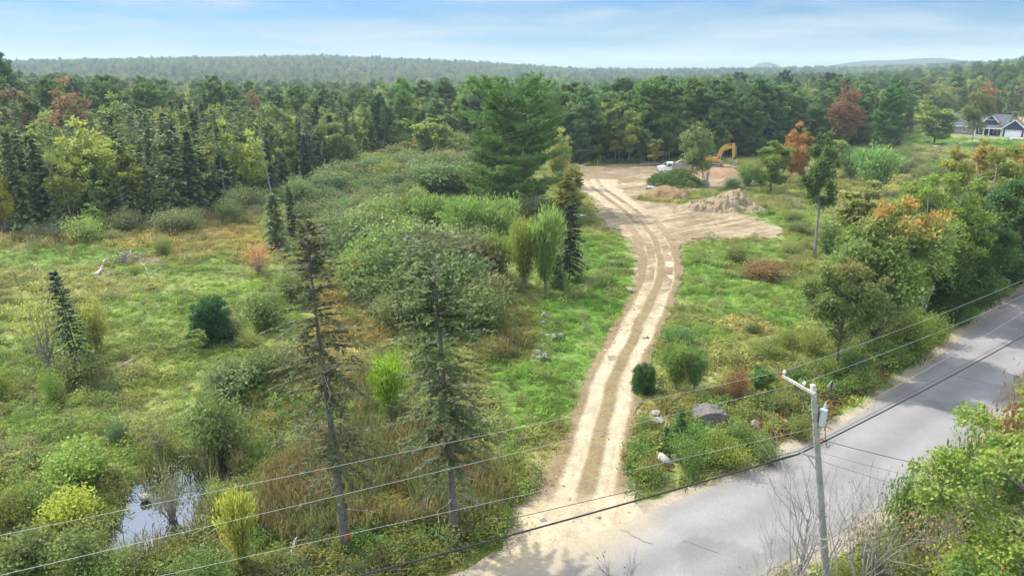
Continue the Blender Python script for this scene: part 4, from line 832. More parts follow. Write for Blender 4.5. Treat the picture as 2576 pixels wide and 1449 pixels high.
def root_mound():
    g = spot(352, 660); root = thing('root_mound', 'low mound of mud and roots with bleached branches in the marsh meadow', 'root mound', g)
    o = heap('mud', '', '', g, 3.6, 2.6, lambda u, v: 1.15 * np.maximum(0, 1 - np.hypot((u + .45) / .5, v / .9) ** 1.6) + .75 * np.maximum(0, 1 - np.hypot((u - .35) / .75, v / .9) ** 1.5) + .22 * (ridg(u * 5, v * 5, 75) - .5), M_DIRT, lambda u, v, z: np.where((u < -.25)[:, None], np.array((.075, .06, .045)), np.array((.17, .14, .08))) * (.6 + .8 * fbm(u * 9, v * 9, 76, 3))[:, None], .14); o.parent = root; o.location = (0, 0, 0)
    for k in ('label', 'category'): del o[k]
    rng = np.random.default_rng(3)
    for i in range(5): b = MB(); a = rng.uniform(0, 6.28); p = np.array((-1.1 + rng.normal(0, .5), rng.normal(0, .3), .8)); q = np.stack([p, p + np.array((math.cos(a) * .5, math.sin(a) * .4, .45)), p + np.array((math.cos(a) * 1.2, math.sin(a) * .9, .65 + rng.normal(0, .3)))]); b.tube(q, [.09, .07, .03], 6); mesh1(b, 'branch', M_WOOD, root)
root_mound()
def board_post():
    g = spot(314, 937); R = thing('board_post', 'grey post with a slanting weathered board on top in the marsh meadow', 'post', g); h = top_z(g, 915) - g[2]; b = MB(); b.tube([(0, 0, -.2), (.02, 0, h)], .05, 6); mesh1(b, 'post', M_BARK, R); b = MB(); b.box((.15, 0, h + .03), (1.35, .16, .06), rot('Y', -.5) @ rot('Z', .2)); b.box((.2, .1, h + .09), (1.2, .12, .05), rot('Y', -.46) @ rot('Z', .3)); mesh1(b, 'board', M_WOOD, R)
board_post()
def snagpost():
    g = spot(1777, 474); b = MB(); b.tube([(0, 0, -.2), (.05, 0, 1.6), (-.05, .05, 3.4)], [.36, .27, .16], 8); b.tube([(0, 0, 1.9), (.3, .1, 2.9), (.35, .1, 3.6)], [.2, .13, .05], 6); o = mesh1(b, 'dead_stump', M_BARKG, None, True); o.location = g; tag(o, 'tall broken grey stump beside the leaning tree in front of the dirt mound', 'stump')
snagpost()
def debris(label, px, py, s, seed, col=(.62, .64, .68)):
    g = spot(px, py); rng = np.random.default_rng(seed); n = 12; U, V = np.meshgrid(np.linspace(-1, 1, n), np.linspace(-1, 1, n), indexing='ij'); z = s * (.35 + .9 * (fbm(U.ravel() * 1.6 + seed, V.ravel() * 1.6, seed, 3) - .4)); I = np.arange(n - 1)[:, None]; J = np.arange(n - 1)[None]; Q = np.stack([I * n + J, (I + 1) * n + J, (I + 1) * n + J + 1, I * n + J + 1], -1).reshape(-1, 4)
    b = MB(); b.add(np.stack([U.ravel() * s, V.ravel() * s * .6, z], 1), Q, None, col); o = mesh1(b, 'plastic_sheet', mat('plastic_sheet', .5, .4)); o.location = g; tag(o, label, 'plastic sheet')
debris('crumpled white plastic sheet in the grass left of the soil pile', 1634, 476, .9, 3); debris('crumpled white plastic sheet behind the top of the soil pile', 1707, 470, .95, 4); bpy.data.objects['plastic_sheet.001'].location[2] += 1.0; debris('scrap of white plastic sheet at the foot of the dark spruce by the drive', 1466, 546, .5, 7)

# ---- pole line
PB = G(2084, 1530); PT = G(2045, 968, 11.0)
def on_pole(z): return PB + (PT - PB) * (z / 11.0)
def utility_pole():
    R = thing('utility_pole', 'leaning grey wooden utility pole with crossarm and transformer at the roadside', 'utility pole', PB)
    def pt(mb, name, m, parent=R, smooth=False):
        mb.v = [v - PB for v in mb.v]; return mesh1(mb, name, m, parent, smooth)
    b = MB(); z = np.linspace(-.4, 11, 14); b.tube(np.array([on_pole(q) for q in z]), np.linspace(.165, .102, 14), 16); m = mat('pole_wood', .85, .15, base=(.40, .39, .37), noise=[(2.2, .62, 1.18, 6), (16, .8, 1.15, 3)], bump=(18, .5, .03)); pt(b, 'pole', m, smooth=True)
    a0, a1 = G(1976, 944, 10.75), on_pole(10.72) + (on_pole(10.72) - G(1976, 944, 10.75)) * .16; a0 = np.array((*a0[:2], 10.75)); a1[2] = 10.72; d = a1 - a0; L = np.linalg.norm(d); ang = math.atan2(d[1], d[0]); nrm = np.array((-d[1], d[0], 0)) / L; off = nrm * (.14 if nrm[1] < 0 else -.14)
    b = MB(); b.box((a0 + a1) / 2 + off, (L, .08, .10), rot('Z', ang)); ca = pt(b, 'crossarm', M_WOOD)
    ins = []
    for f in (.04, .66):
        p = a0 + d * f + off; b = MB(); zz = [.06, .14, .15, .2, .21, .25, .27]; rr = [.018, .018, .06, .065, .045, .05, .02]; b.tube(np.array([p + (0, 0, q) for q in zz]), rr, 10); pt(b, 'insulator', flat('porcelain', (.68, .70, .72), .25), ca); ins.append(p + np.array((0, 0, .24)))
    b = MB(); b.tube([a0 + d * .34 + off, on_pole(9.35) + off * .6], .018, 6); pt(b, 'brace', M_DSTEEL, R)
    side = np.array((.9, -.44, 0)); c = on_pole(9.75) + side * .29
    b = MB(); b.tube(np.array([c + (0, 0, q) for q in (-.42, -.40, .2, .22)]), [.118, .13, .13, .128], 18); tr = pt(b, 'transformer', M_CAN, smooth=False)
    b = MB(); b.tube(np.array([c + (0, 0, q) for q in (.22, .25, .30)]), [.142, .14, .05], 18); pt(b, 'lid', M_CAN, tr)
    b = MB(); b.tube(np.array([c + (.02, 0, q) for q in (.28, .34, .35, .40, .41, .50, .56)]), [.05, .05, .065, .045, .055, .03, .012], 10); pt(b, 'bushing', flat('grey_porcelain', (.42, .46, .52), .3), tr)
    b = MB(); b.box(c - side * .2 + np.array((0, 0, -.08)), (.16, .08, .40), rot('Z', -.45)); pt(b, 'hanger', M_DSTEEL, tr)
    b = MB(); p0, p1 = on_pole(7.75), G(2007, 1136, 8.0); b.tube([p0 + nrm * .09, p1], .026, 6); b.tube([p0 - nrm * .09, p1], .026, 6); b.tube([on_pole(7.0), p0 + (p1 - p0) * .55], .022, 6); pt(b, 'cable_bracket', M_STEEL)
    for q in (3.2, 5.0, 8.9, 9.5, 10.3): b = MB(); b.tube([on_pole(q) + np.array((-.17, -.06, 0)), on_pole(q) + np.array((.17, -.10, 0))], .015, 5); pt(b, 'bolt', M_DSTEEL)
    b = MB(); s = np.linspace(0, math.pi, 14); q0 = on_pole(9.45) + side * .3; q1 = on_pole(8.25) + np.array((.62, .25, 0)); b.tube(np.stack([q0 * (1 - t) + q1 * t + np.array((0, 0, -.75)) * math.sin(t * math.pi) * t for t in np.linspace(0, 1, 14)]), .013, 5); pt(b, 'jumper_cable', M_CABLE)
    return ins
INS = utility_pole()
def wire(label, pts, sag, r, m, name='power_line', group='wires along the road', n=40):
    """a wire from support to support; each span hangs in a parabola"""
    b = MB(); W_ = []
    for a, c, s in zip(pts[:-1], pts[1:], sag):
        a, c = np.array(a, float), np.array(c, float); t = np.linspace(0, 1, n)[:, None]; q = a * (1 - t) + c * t; q[:, 2] -= (4 * s * t * (1 - t))[:, 0]; W_.append(q if not W_ else q[1:])
    P = np.vstack(W_); o0 = P[len(P) // 2].copy(); b.tube(P - o0, r, 6); o = mesh1(b, name, m, None, True); o.location = o0; return tag(o, label, 'cable' if r > .02 else 'wire', group)
def far(p, q, k): p, q = np.array(p), np.array(q); return q + (q - p) * k
A0, A1 = G(0, 1337, 10.2), G(2576, 695, 10.6); wire('highest bare wire, running over the outer insulator of the crossarm', [far(INS[0], A0, .5), INS[0], far(INS[0], A1, .4)], [.12, .3], .0058, M_ALU)
B0, B1 = G(0, 1437, 10.2), G(2576, 733, 10.6); wire('bare wire running over the crossarm insulator next to the pole', [far(INS[1], B0, .5), INS[1], far(INS[1], B1, .4)], [.12, .3], .0058, M_ALU)
NC = on_pole(9.25) + np.array((.02, -.15, 0)); C0, C1 = G(365, 1449, 9.0), G(2367, 900, 9.3); wire('pale single wire fixed to the pole just below the transformer', [far(NC, C0, .6), NC, far(NC, C1, 1.2)], [.1, .2], .0058, M_ALU)
DB = G(2009, 1134, 8.05); D0, D1 = G(620, 1449, 8.4), G(2576, 828, 8.5); wire('thin dark cable above the thick black one', [far(DB, D0, .5), DB, far(DB, D1, .35)], [.10, .2], .011, M_CABLE)
EB = G(2009, 1142, 7.95); E0, E1 = G(858, 1449, 8.0), G(2576, 838, 8.4); wire('thick black telephone cable, lowest of the wires along the road', [far(EB, E0, .6), EB, far(EB, E1, .35)], [.16, .22], .031, M_CABLE)
b_ = MB(); P_ = np.linspace(.006, .075, 5)[:, None]; Q_ = EB * (1 - P_) + E0 * P_; b_.tube(Q_, [.026, .045, .048, .045, .026], 10); tag(mesh1(b_, 'splice_case', M_CABLE), 'black splice case swelling the thick telephone cable left of the pole', 'splice case')
b_ = MB(); P_ = np.linspace(.085, .098, 4)[:, None]; Q_ = EB * (1 - P_ * .8) + E1 * P_ * .8; b_.tube(Q_ + np.array((0, 0, .02)), [.03, .036, .036, .03], 8); tag(mesh1(b_, 'cable_marker', M_ORNG), 'small orange marker sleeve on the black cable beside the pole', 'cable marker')
for lab, z0, e, rr in (('dark twisted service wire dropping to the lower right from the pole', 8.6, (2500, 1190, 6.6), .012), ('upper of two thin service wires dropping over the road', 8.0, (2480, 1222, 6.4), .006), ('lower of two thin service wires dropping over the road', 7.6, (2480, 1262, 6.2), .006)):
    p = on_pole(z0) + np.array((.1, .06, 0)); wire(lab, [p, far(p, G(*e), .6)], [.25], rr, M_CABLE if rr > .01 else M_DSTEEL, 'service_wire', 'service wires dropping from the pole')
def pole_far():
    g = spot(2568, 314); o = thing('utility_pole', 'distant dark utility pole standing in the field beyond the house', 'utility pole', g); b = MB(); h = 11; b.tube([(0, 0, -.2), (0, 0, h)], [.2, .14], 8); mesh1(b, 'pole', M_BARK, o); b = MB(); b.box((0, 0, h - .5), (2.2, .12, .14), rot('Z', -.6)); mesh1(b, 'crossarm', M_WOOD, o); return g + np.array((0, 0, h - .3))
PF = pole_far()
def road_sign():
    g = spot(2087, 1009); R = thing('road_sign', 'blank grey back of a diamond road sign on a rusty post in the ferns', 'road sign', g); h = top_z(g, 957) - g[2]; b = MB(); b.box((0, 0, h / 2 - .1), (.07, .05, h + .2)); mesh1(b, 'post', flat('rusted_post', (.10, .055, .035), .8), R)
    r = .43; b = MB(); b.prism([(0, h - 2 * r), (r, h - r), (0, h), (-r, h - r)], .035, .05); p = mesh1(b, 'sign_panel', M_SIGNB, R); R.rotation_euler = (0, 0, math.radians(24))
road_sign()
def mailbox(label, px, py, rz):
    g = spot(px, py); R = thing('mailbox', label, 'mailbox', g, rz, 'mailboxes along the road'); b = MB(); b.box((0, 0, .5), (.1, .1, 1.15)); mesh1(b, 'post', M_WOOD, R); a = np.linspace(0, math.pi, 9); b = MB(); b.prism([(-.13, 1.05)] + [(-.13 * math.cos(q), 1.2 + .12 * math.sin(q)) for q in a] + [(.13, 1.05)], -.32, .32); bx = mesh1(b, 'box', M_BLACK, R); b = MB(); b.box((.145, .1, 1.25), (.012, .04, .2)); mesh1(b, 'flag', M_ORNG, bx)
mailbox('black mailbox on a post on the grass verge near the gravel shoulder', 2396, 819, .7 + math.pi / 2); mailbox('black mailbox in the shade of the dark trees at the far bend', 2560, 680, .6)
# ---------------------------------------------------------------- single trees and shrubs, placed one by one
# the big white pine
proto(pine('bigpine', 23, 8.2, 201, layers=16, per=7, tuft=10, leaf=(.58, .17), bare=.06, density=1.15, irregular=.38, prof=[.80, .98, 1.04, 1.0, .90, .74, .55]))
plant_at('bigpine', 'pine_tree', 'huge dark green pine towering beside the dirt driveway', 'pine tree', 1285, 522, 240, 222, (.076, .132, .047), rz=.4)
M_BARKS = mat('spruce_bark', .9, .1, base=(.145, .135, .12), noise=[(5, .6, 1.3, 5)], bump=(12, .6, .03))
# two tall thin spruces by the road
proto(spruce('tallspruce0', 16, 2.5, 170, 64, 210, bare=.30, leaf=(.34, .095), droop=.55, power=.45, dead=40, gappy=.55, twigs=True, r0=.2, lean=0, bark=M_BARKS, thin=.6))
proto(spruce('tallspruce1', 14, 2.7, 230, 62, 211, bare=.30, leaf=(.36, .11), droop=.45, power=.38, dead=50, gappy=.45, twigs=True, r0=.19, tops=2, bark=M_BARKS, thin=.74))
def tall(name, label, px, py, tpx, tpy, w, tint):
    g = spot(px, py); h = top_z(g, tpy) - g[2]; tp = ray(tpx, tpy); k = g[1] / tp[1]; dx = tp[0] * k - g[0]
    return plant(name, 'spruce_tree', label, 'spruce tree', g, h, w, tint, rz=0.0 if name == 'tallspruce0' else 2.3, tilt=math.atan2(abs(dx), h), tilt_az=math.pi if dx < 0 else 0, stem='trunk')
T1 = tall('tallspruce0', 'taller ragged spruce with an orange paint mark on its bare lower trunk', 874, 1392, 765, 545, 5.8, (.078, .088, .045))
T2 = tall('tallspruce1', 'forked ragged spruce with many bare grey twigs beside the sandy driveway apron', 1145, 1352, 1092, 655, 6.2, (.078, .100, .050))
b_ = MB(); b_.tube([(0, 0, .98), (0, 0, 1.2)], [.200, .198], 14, cap=False); o_ = mesh1(b_, 'paint_mark', M_ORNG, T1); o_.scale = (1 / 1., 1, 1)
def P(k, n, l, c, *a, **kw): return plant_at(k, n, l, c, *a, **kw)
SH = dict(stem='stems')
# marsh meadow, left
proto(spruce('meadowspruce', 12, 2.6, 210, 20, 215, bare=.05, leaf=(.55, .24), power=.7, droop=.4, gappy=0., thin=.75, r0=.12, twigs=True))
P('meadowspruce', 'spruce_tree', 'dark blue green spruce in the marsh meadow beside a yellow bush', 'spruce tree', 207, 938, 678, 112, (.030, .062, .040), tilt=.08, tilt_az=math.pi)
P('twiggy0', 'bush', 'tall thin yellow green bush left of the dark meadow spruce', 'bush', 125, 925, 735, 150, (.26, .26, .07), **SH)
P('alder1', 'bush', 'yellow bush half hidden behind the dark meadow spruce', 'bush', 245, 890, 760, 70, (.24, .24, .07), **SH)
P('bush0', 'bush', 'low olive bush around the foot of the dark meadow spruce', 'bush', 200, 965, 890, 130, (.12, .135, .05), **SH)
P('bush1', 'bush', 'small green bush in front of the dark meadow spruce', 'bush', 138, 1010, 935, 55, (.13, .20, .05), **SH)
P('bush0', 'bush', 'dull green bush at the far left edge below the meadow spruce', 'bush', 5, 1000, 930, 60, (.17, .20, .05), **SH)
P('youngpine', 'pine_shrub', 'round dense dark green young pine in the middle of the marsh meadow', 'young pine', 536, 864, 772, 92, (.036, .088, .042))
P('broad1', 'sapling', 'small pale green tree just in front of the round dark young pine', 'sapling', 503, 893, 826, 52, (.20, .25, .08))
P('alder0', 'bush', 'grey green bush right behind the round dark young pine', 'bush', 600, 858, 795, 70, (.14, .17, .08), **SH)
P('bush1', 'bush', 'small pale bush in front of the grey green one in the meadow', 'bush', 625, 880, 826, 52, (.20, .21, .09), **SH)
P('alder1', 'bush', 'large dark shaded bush at the right rim of the marsh meadow', 'bush', 672, 832, 735, 115, (.10, .135, .055), **SH)
P('alder2', 'bush', 'pale green bush above the large dark shaded bush', 'bush', 740, 760, 680, 95, (.14, .17, .07), **SH)
P('twiggy1', 'bush', 'rusty orange topped bush with grey twigs in the tan grass', 'bush', 652, 690, 608, 112, (.36, .15, .075), **SH)
P('bush0', 'bush', 'round green bush behind the root mound', 'bush', 410, 645, 596, 58, (.14, .17, .06), **SH)
P('spruce2', 'spruce_tree', 'thin grey green spruce at the back rim of the marsh meadow', 'spruce tree', 698, 630, 462, 78, (.105, .135, .085), rz=1.)
P('slimspruce0', 'spruce_tree', 'narrow nearly black spruce touching the thin grey green one', 'spruce tree', 737, 600, 468, 36, (.030, .046, .022))
P('spruce1', 'spruce_tree', 'brown tinged bushy spruce top rising behind the taller ragged spruce', 'spruce tree', 790, 690, 555, 70, (.085, .065, .028))
# bushes along the ditch
for a in [('alder0', 'silvery green bush left of the taller ragged spruce trunk', 590, 1010, 905, 140, (.135, .165, .095)), ('alder2', 'dark green bush behind the silvery green one', 655, 985, 880, 110, (.09, .125, .05)), ('bush1', 'grey green bush at the ditch between meadow and ragged spruce', 725, 960, 872, 110, (.12, .14, .07)),
          ('alder3', 'tall leafy bush standing over the far end of the pond', 548, 1135, 1000, 165, (.125, .16, .07)), ('twiggy0', 'twiggy yellow tinted bush on the left bank of the pond', 402, 1150, 1035, 140, (.22, .205, .07)), ('bush0', 'small bluish green bush left of the twiggy yellow bush', 300, 1130, 1060, 62, (.09, .135, .075)),
          ('alder1', 'bright green bush on the grass left of the pond', 205, 1225, 1122, 170, (.145, .205, .055)), ('alder2', 'yellow green bush on the near left bank of the pond', 185, 1335, 1235, 140, (.25, .27, .06)), ('bush1', 'green bush left of the yellow green bank bush', 95, 1300, 1215, 130, (.13, .17, .05)),
          ('bush0', 'olive bush at the left frame edge above the wires', 20, 1330, 1235, 110, (.16, .17, .055)), ('alder3', 'grey green bush below the yellow green bank bush', 215, 1440, 1335, 150, (.115, .14, .06)), ('alder0', 'dark olive bush in the lower left corner of the marsh', 70, 1440, 1335, 160, (.10, .12, .05)),
          ('twiggy1', 'bare twigged grey bush standing in the middle of the pond', 437, 1325, 1165, 135, (.16, .17, .09)), ('twiggy0', 'sparse grey bush on the near bank of the pond', 330, 1450, 1360, 120, (.15, .15, .08)), ('willow0', 'pale yellow sapling on the bank right of the pond', 615, 1440, 1240, 95, (.27, .27, .07)),
          ('bush1', 'low bright green bush in the bottom left foreground', 290, 1470, 1400, 120, (.12, .19, .05)), ('bush0', 'green leafy bush along the bottom edge right of the pond', 520, 1475, 1395, 130, (.10, .15, .05)), ('bush1', 'pale green bush right of the pond under the wires', 560, 1290, 1215, 75, (.17, .21, .07)),
          ('willow1', 'vivid yellow green bush between the two ragged spruces', 980, 1055, 900, 104, (.20, .30, .045)), ('bush0', 'dark bush at the foot of the vivid yellow green one', 1010, 1075, 1010, 75, (.08, .10, .035)),
          ('alder1', 'large grey green alder right behind the forked ragged spruce', 1200, 850, 722, 165, (.115, .145, .065)), ('alder0', 'pale green alder behind the top of the forked ragged spruce', 1085, 835, 715, 140, (.135, .16, .07)), ('alder2', 'grey alder between the tops of the two ragged spruces', 985, 830, 740, 110, (.14, .155, .085)), ('twiggy1', 'bare grey thicket beside the rusty grass', 935, 800, 735, 75, (.12, .11, .08)),
          ('alder3', 'dark green bush beneath the crown of the forked ragged spruce', 1090, 960, 850, 130, (.085, .115, .045)), ('bush0', 'brownish bush in front of the dark gap right of the alders', 1240, 905, 850, 90, (.15, .13, .055))]:
    k, lab, px, py, tp, w, t = a; P(k, 'bush', lab, 'bush', px, py, tp, w, t, **SH)
# willows by the drive
WILLOWS = []
for a in [('willow0', 'tallest bright willow column left of the grassy drive edge', 1372, 738, 528, 92, WIL), ('willow1', 'yellow green willow column leaning on the tallest bright one', 1318, 735, 555, 76, (.19, .22, .06)), ('willow2', 'low bright willow in front of the dark gap', 1240, 722, 588, 120, (.17, .215, .06)), ('willow1', 'broad pale willow below the big pine', 1250, 625, 500, 135, WIL),
          ('willow2', 'pale willow clump left of the one below the pine', 1165, 625, 500, 125, (.13, .195, .065)), ('willow0', 'light green willow clump at the back of the thicket', 1085, 600, 492, 110, (.13, .19, .07)), ('willow2', 'small light willow at the left end of the willow clumps', 1030, 570, 490, 62, (.16, .20, .065))]:
    k, lab, px, py, tp, w, t = a; P(k, 'willow', lab, 'willow', px, py, tp, w, t, **SH); WILLOWS.append(spot(px, py))
P('spruce2', 'spruce_tree', 'dark sparse spruce between the willows and the dirt driveway', 'spruce tree', 1432, 705, 478, 88, (.040, .056, .038))
P('youngspruce', 'spruce_tree', 'small dark spruce at the foot of the tallest willow', 'young spruce', 1398, 725, 640, 60, (.045, .075, .03))
P('slimbroad0', 'birch_tree', 'olive yellow birch on the right side of the big pine by the bend', 'birch tree', 1432, 560, 402, 92, (.19, .175, .05))
P('bush0', 'bush', 'dark bush under the lowest limbs of the big pine', 'bush', 1340, 560, 490, 90, (.06, .075, .035), **SH)
P('bush1', 'bush', 'shaded bush left of the foot of the big pine', 'bush', 1215, 545, 490, 70, (.08, .10, .045), **SH)
P('broad2', 'broadleaf_tree', 'pale dead limbed tree glowing just right of the big pine', 'tree', 1405, 470, 330, 75, (.24, .25, .10))
# trees behind the thicket
P('broad0', 'broadleaf_tree', 'yellow green tree left of the big pine behind the thicket', 'tree', 1090, 420, 288, 120, (.19, .22, .065)); P('broad2', 'broadleaf_tree', 'green tree right beside the yellow green one', 'tree', 1120, 425, 300, 80, (.14, .18, .065))
P('broad1', 'broadleaf_tree', 'low olive green maple with yellowing top in front of the yellow green tree', 'tree', 1022, 430, 355, 66, (.17, .18, .045)); P('slimbroad1', 'broadleaf_tree', 'orange tipped small tree behind the low olive maple', 'tree', 1050, 412, 345, 30, (.42, .13, .035))
P('snag0', 'dead_tree', 'black leaning dead trunk against the yellow green tree', 'dead tree', 1082, 425, 340, 20, tilt=.3, tilt_az=math.pi)
for i, (px, py, tp, w) in enumerate([(952, 402, 342, 22), (974, 404, 340, 26), (990, 402, 345, 20)]): P('slimspruce%d' % (i % 2), 'spruce_tree', ['left spire of the three dark spruce spires behind the thicket', 'middle spire of the three dark spruce spires behind the thicket', 'right spire of the three dark spruce spires behind the thicket'][i], 'spruce tree', px, py, tp, w, (.025, .055, .032))
for lab, px, py, tp, w in [('tiny dark spruce poking out of the middle of the alder thicket', 1001, 472, 440, 20), ('small dark spruce in the alder thicket left of the willows', 1000, 530, 488, 24), ('small dark spruce at the back right of the thicket', 1120, 452, 400, 26)]: P('slimspruce1', 'spruce_tree', lab, 'young spruce', px, py, tp, w, (.032, .066, .038))
# clearing and right-hand meadow
P('slimbroad0', 'birch_tree', 'small yellowish birch in front of the dark wood behind the clearing', 'birch tree', 1646, 418, 342, 38, (.20, .19, .06))
P('broad3', 'broadleaf_tree', 'leaning pale leaved tree in front of the dirt mound', 'tree', 1776, 470, 306, 96, (.15, .19, .09), tilt=.28, tilt_az=math.pi)
P('snag1', 'dead_tree', 'bare pole trunk inside the leaning pale leaved tree', 'dead tree', 1770, 470, 318, 26, tilt=.2, tilt_az=math.pi)
P('broad0', 'broadleaf_tree', 'round green maple with yellow top in the tan grass right of the excavator', 'tree', 1937, 488, 340, 104, (.125, .17, .045), rz=2.)
P('broad2', 'broadleaf_tree', 'orange red maple behind the round green one', 'tree', 1985, 470, 318, 74, (.30, .15, .065)); P('slimbroad1', 'broadleaf_tree', 'thin brownish tree between orange maple and tall bare trunked tree', 'tree', 2015, 468, 306, 44, (.24, .15, .06))
proto(broadleaf('vase', 15, 3.6, 220, bark=M_BARKG, clumps=40, leaves=6500, leaf=.42, tf=.42, ragged=.4, upright=.55, droopy=0, r0=.27, spread=(.16, .30), taper=.35, flat=1.1))
P('vase', 'broadleaf_tree', 'tall tree with long bare grey trunk and upright dark branches right of the sand pile', 'tree', 2048, 652, 345, 124, (.10, .14, .062), rz=.7, tilt=.05, tilt_az=math.pi)
P('slimbroad0', 'broadleaf_tree', 'bright yellow green tree behind the bare trunked tree', 'tree', 2092, 450, 340, 62, (.18, .235, .065))
P('willow0', 'willow', 'grey green willow thicket behind the orange tipped maples', 'willow', 2195, 492, 372, 122, (.145, .23, .10), **SH); P('willow2', 'willow', 'smaller grey green willow left of the big willow thicket', 'willow', 2138, 455, 376, 70, (.13, .20, .09), **SH)
P('slimbroad1', 'broadleaf_tree', 'thin rusty leaved tree just behind the tall orange tipped maple', 'tree', 2143, 640, 432, 130, (.235, .235, .11))
for lab, px, py, tp, w, t in [('green willow like shrub right of the driveway above the pole', 1700, 978, 862, 92, (.14, .19, .065)), ('taller blue green shrub touching the willow like one', 1745, 985, 880, 66, (.12, .18, .085))]: P('willow1', 'bush', lab, 'bush', px, py, tp, w, t, **SH)
P('youngpine', 'pine_shrub', 'small dark pine at the right rim of the driveway', 'young pine', 1617, 986, 930, 54, (.045, .098, .04)); P('youngspruce', 'spruce_tree', 'young dark green spruce beside the rock ledge', 'young spruce', 1708, 1128, 1030, 62, (.045, .095, .035)); P('youngspruce', 'spruce_tree', 'small pale green spruce left of the young one by the ledge', 'young spruce', 1672, 1130, 1072, 46, (.075, .125, .05))
P('bush1', 'bush', 'red leaved sumac in front of the crossarm of the pole', 'bush', 1850, 1015, 925, 58, (.19, .10, .055), **SH); P('broad0', 'sapling', 'small dark green sumac tree right of the red one', 'sapling', 1912, 1005, 912, 62, (.085, .15, .05))
P('bush0', 'bush', 'dense low dark green juniper at the right driveway edge', 'bush', 1710, 878, 822, 104, (.07, .135, .05), **SH)
for lab, px, py, tp, w, t in [('round olive bush by the brown patch in the right meadow', 1850, 660, 615, 70, (.13, .15, .055)), ('brown dried bush patch in the right meadow', 1920, 700, 655, 110, (.18, .11, .06)), ('low pale bush left of the bare grey trunk', 1990, 640, 610, 62, (.16, .17, .09)), ('dark bush at the end of the bare dirt', 2010, 590, 555, 70, (.10, .11, .05)), ('olive bush behind the end of the sand pile', 1990, 560, 530, 60, (.14, .15, .06)), ('dark green bush right of the bare grey trunk', 2080, 640, 560, 50, (.08, .13, .05)),
          ('olive green bush in the grass left of the front maple', 1985, 880, 835, 70, (.14, .16, .05)), ('green bush in the grass below the straw patch', 1925, 905, 858, 80, (.13, .16, .05)), ('dark weed clump on the straw patch', 1890, 845, 812, 50, (.09, .12, .05)), ('yellowish bush at the foot of the front maple', 2040, 900, 830, 70, (.17, .18, .06))]: P('bush%d' % (px % 2), 'bush', lab, 'bush', px, py, tp, w, t, **SH)
for lab, px, py, tp, w in [('pile of cut green brush on the right slope of the dirt mound', 1880, 470, 412, 62), ('low green brush at the right foot of the dirt mound', 1840, 478, 446, 50), ('brush heap behind the round green maple', 1912, 468, 425, 44)]: P('bush0', 'bush', lab, 'brush', px, py, tp, w, (.075, .17, .05), **SH)
# trees along the road
OT = tipped((.225, .32, .085), (.62, .24, .07), .68, .96, 12, .48); OT2 = tipped((.215, .27, .075), (.40, .23, .07), .74, 1.02, 10, .60)
proto(broadleaf('orangemaple', 12, 4.2, 230, clumps=70, leaves=24000, leaf=.26, tf=.16, ragged=.3, upright=.45, colfun=OT, stems=4, r0=.17, spread=(.16, .28), flat=1.05, taper=.25, hollow=.3)); proto(broadleaf('olivemaple', 10, 3.2, 231, clumps=50, leaves=17000, leaf=.24, tf=.24, ragged=.3, colfun=OT2, r0=.15, spread=(.2, .32), upright=.2))
proto(broadleaf('denseoak', 12, 5.0, 232, clumps=64, leaves=20000, leaf=.32, tf=.03, ragged=.25, spread=(.2, .32), hollow=.5)); proto(broadleaf('birch', 14, 4.2, 233, clumps=66, leaves=19000, leaf=.28, tf=.14, ragged=.35, bark=M_BIRCH, stems=3, upright=.25, spread=(.16, .28), r0=.13)); proto(broadleaf('denseoak2', 12, 4.6, 234, clumps=60, leaves=19000, leaf=.32, tf=.04, ragged=.3, spread=(.2, .34), hollow=.5))
P('orangemaple', 'maple_tree', 'tall olive green maple with bright orange tips by the road', 'maple tree', 2195, 905, 452, 310, (1, 1, 1), rz=.3); P('olivemaple', 'maple_tree', 'smaller olive maple in front of the tall orange tipped one', 'maple tree', 2102, 948, 622, 200, (1, 1, 1), rz=1.2)
P('denseoak', 'broadleaf_tree', 'dark green dense tree right of the orange tipped maple by the verge', 'tree', 2385, 795, 505, 245, (.062, .118, .038)); P('denseoak2', 'broadleaf_tree', 'very dark dense tree at the bend of the road', 'tree', 2480, 735, 430, 250, (.055, .105, .038)); P('denseoak', 'broadleaf_tree', 'dark green tree filling the right frame edge above the road', 'tree', 2575, 690, 395, 260, (.056, .108, .040), rz=2.)
P('birch', 'birch_tree', 'yellow green birch with white stems behind the orange tipped maple', 'birch tree', 2320, 800, 422, 240, (.135, .18, .05), rz=.5); P('birch', 'birch_tree', 'large golden olive birch against the house lawn', 'birch tree', 2445, 690, 360, 230, (.15, .165, .045), rz=2.2); P('birch', 'birch_tree', 'yellow green birch at the right frame edge behind the dark trees', 'birch tree', 2560, 610, 375, 150, (.13, .16, .045), rz=4.)
P('broad3', 'broadleaf_tree', 'light green low tree between willow thicket and golden birch', 'tree', 2290, 640, 440, 120, (.15, .20, .055)); P('broad1', 'broadleaf_tree', 'orange yellow tree top at the right edge beside the garage', 'tree', 2572, 470, 335, 70, (.33, .21, .05)); P('broad0', 'broadleaf_tree', 'pale orange topped bush in front of the porch', 'tree', 2470, 470, 345, 70, (.27, .19, .06)); P('slimbroad1', 'broadleaf_tree', 'slender yellow tree in front of the house driveway', 'tree', 2395, 500, 350, 60, (.22, .21, .05))
P('snag1', 'dead_tree', 'white barked dead birch stem inside the yellow green birch', 'dead tree', 2305, 790, 520, 60)
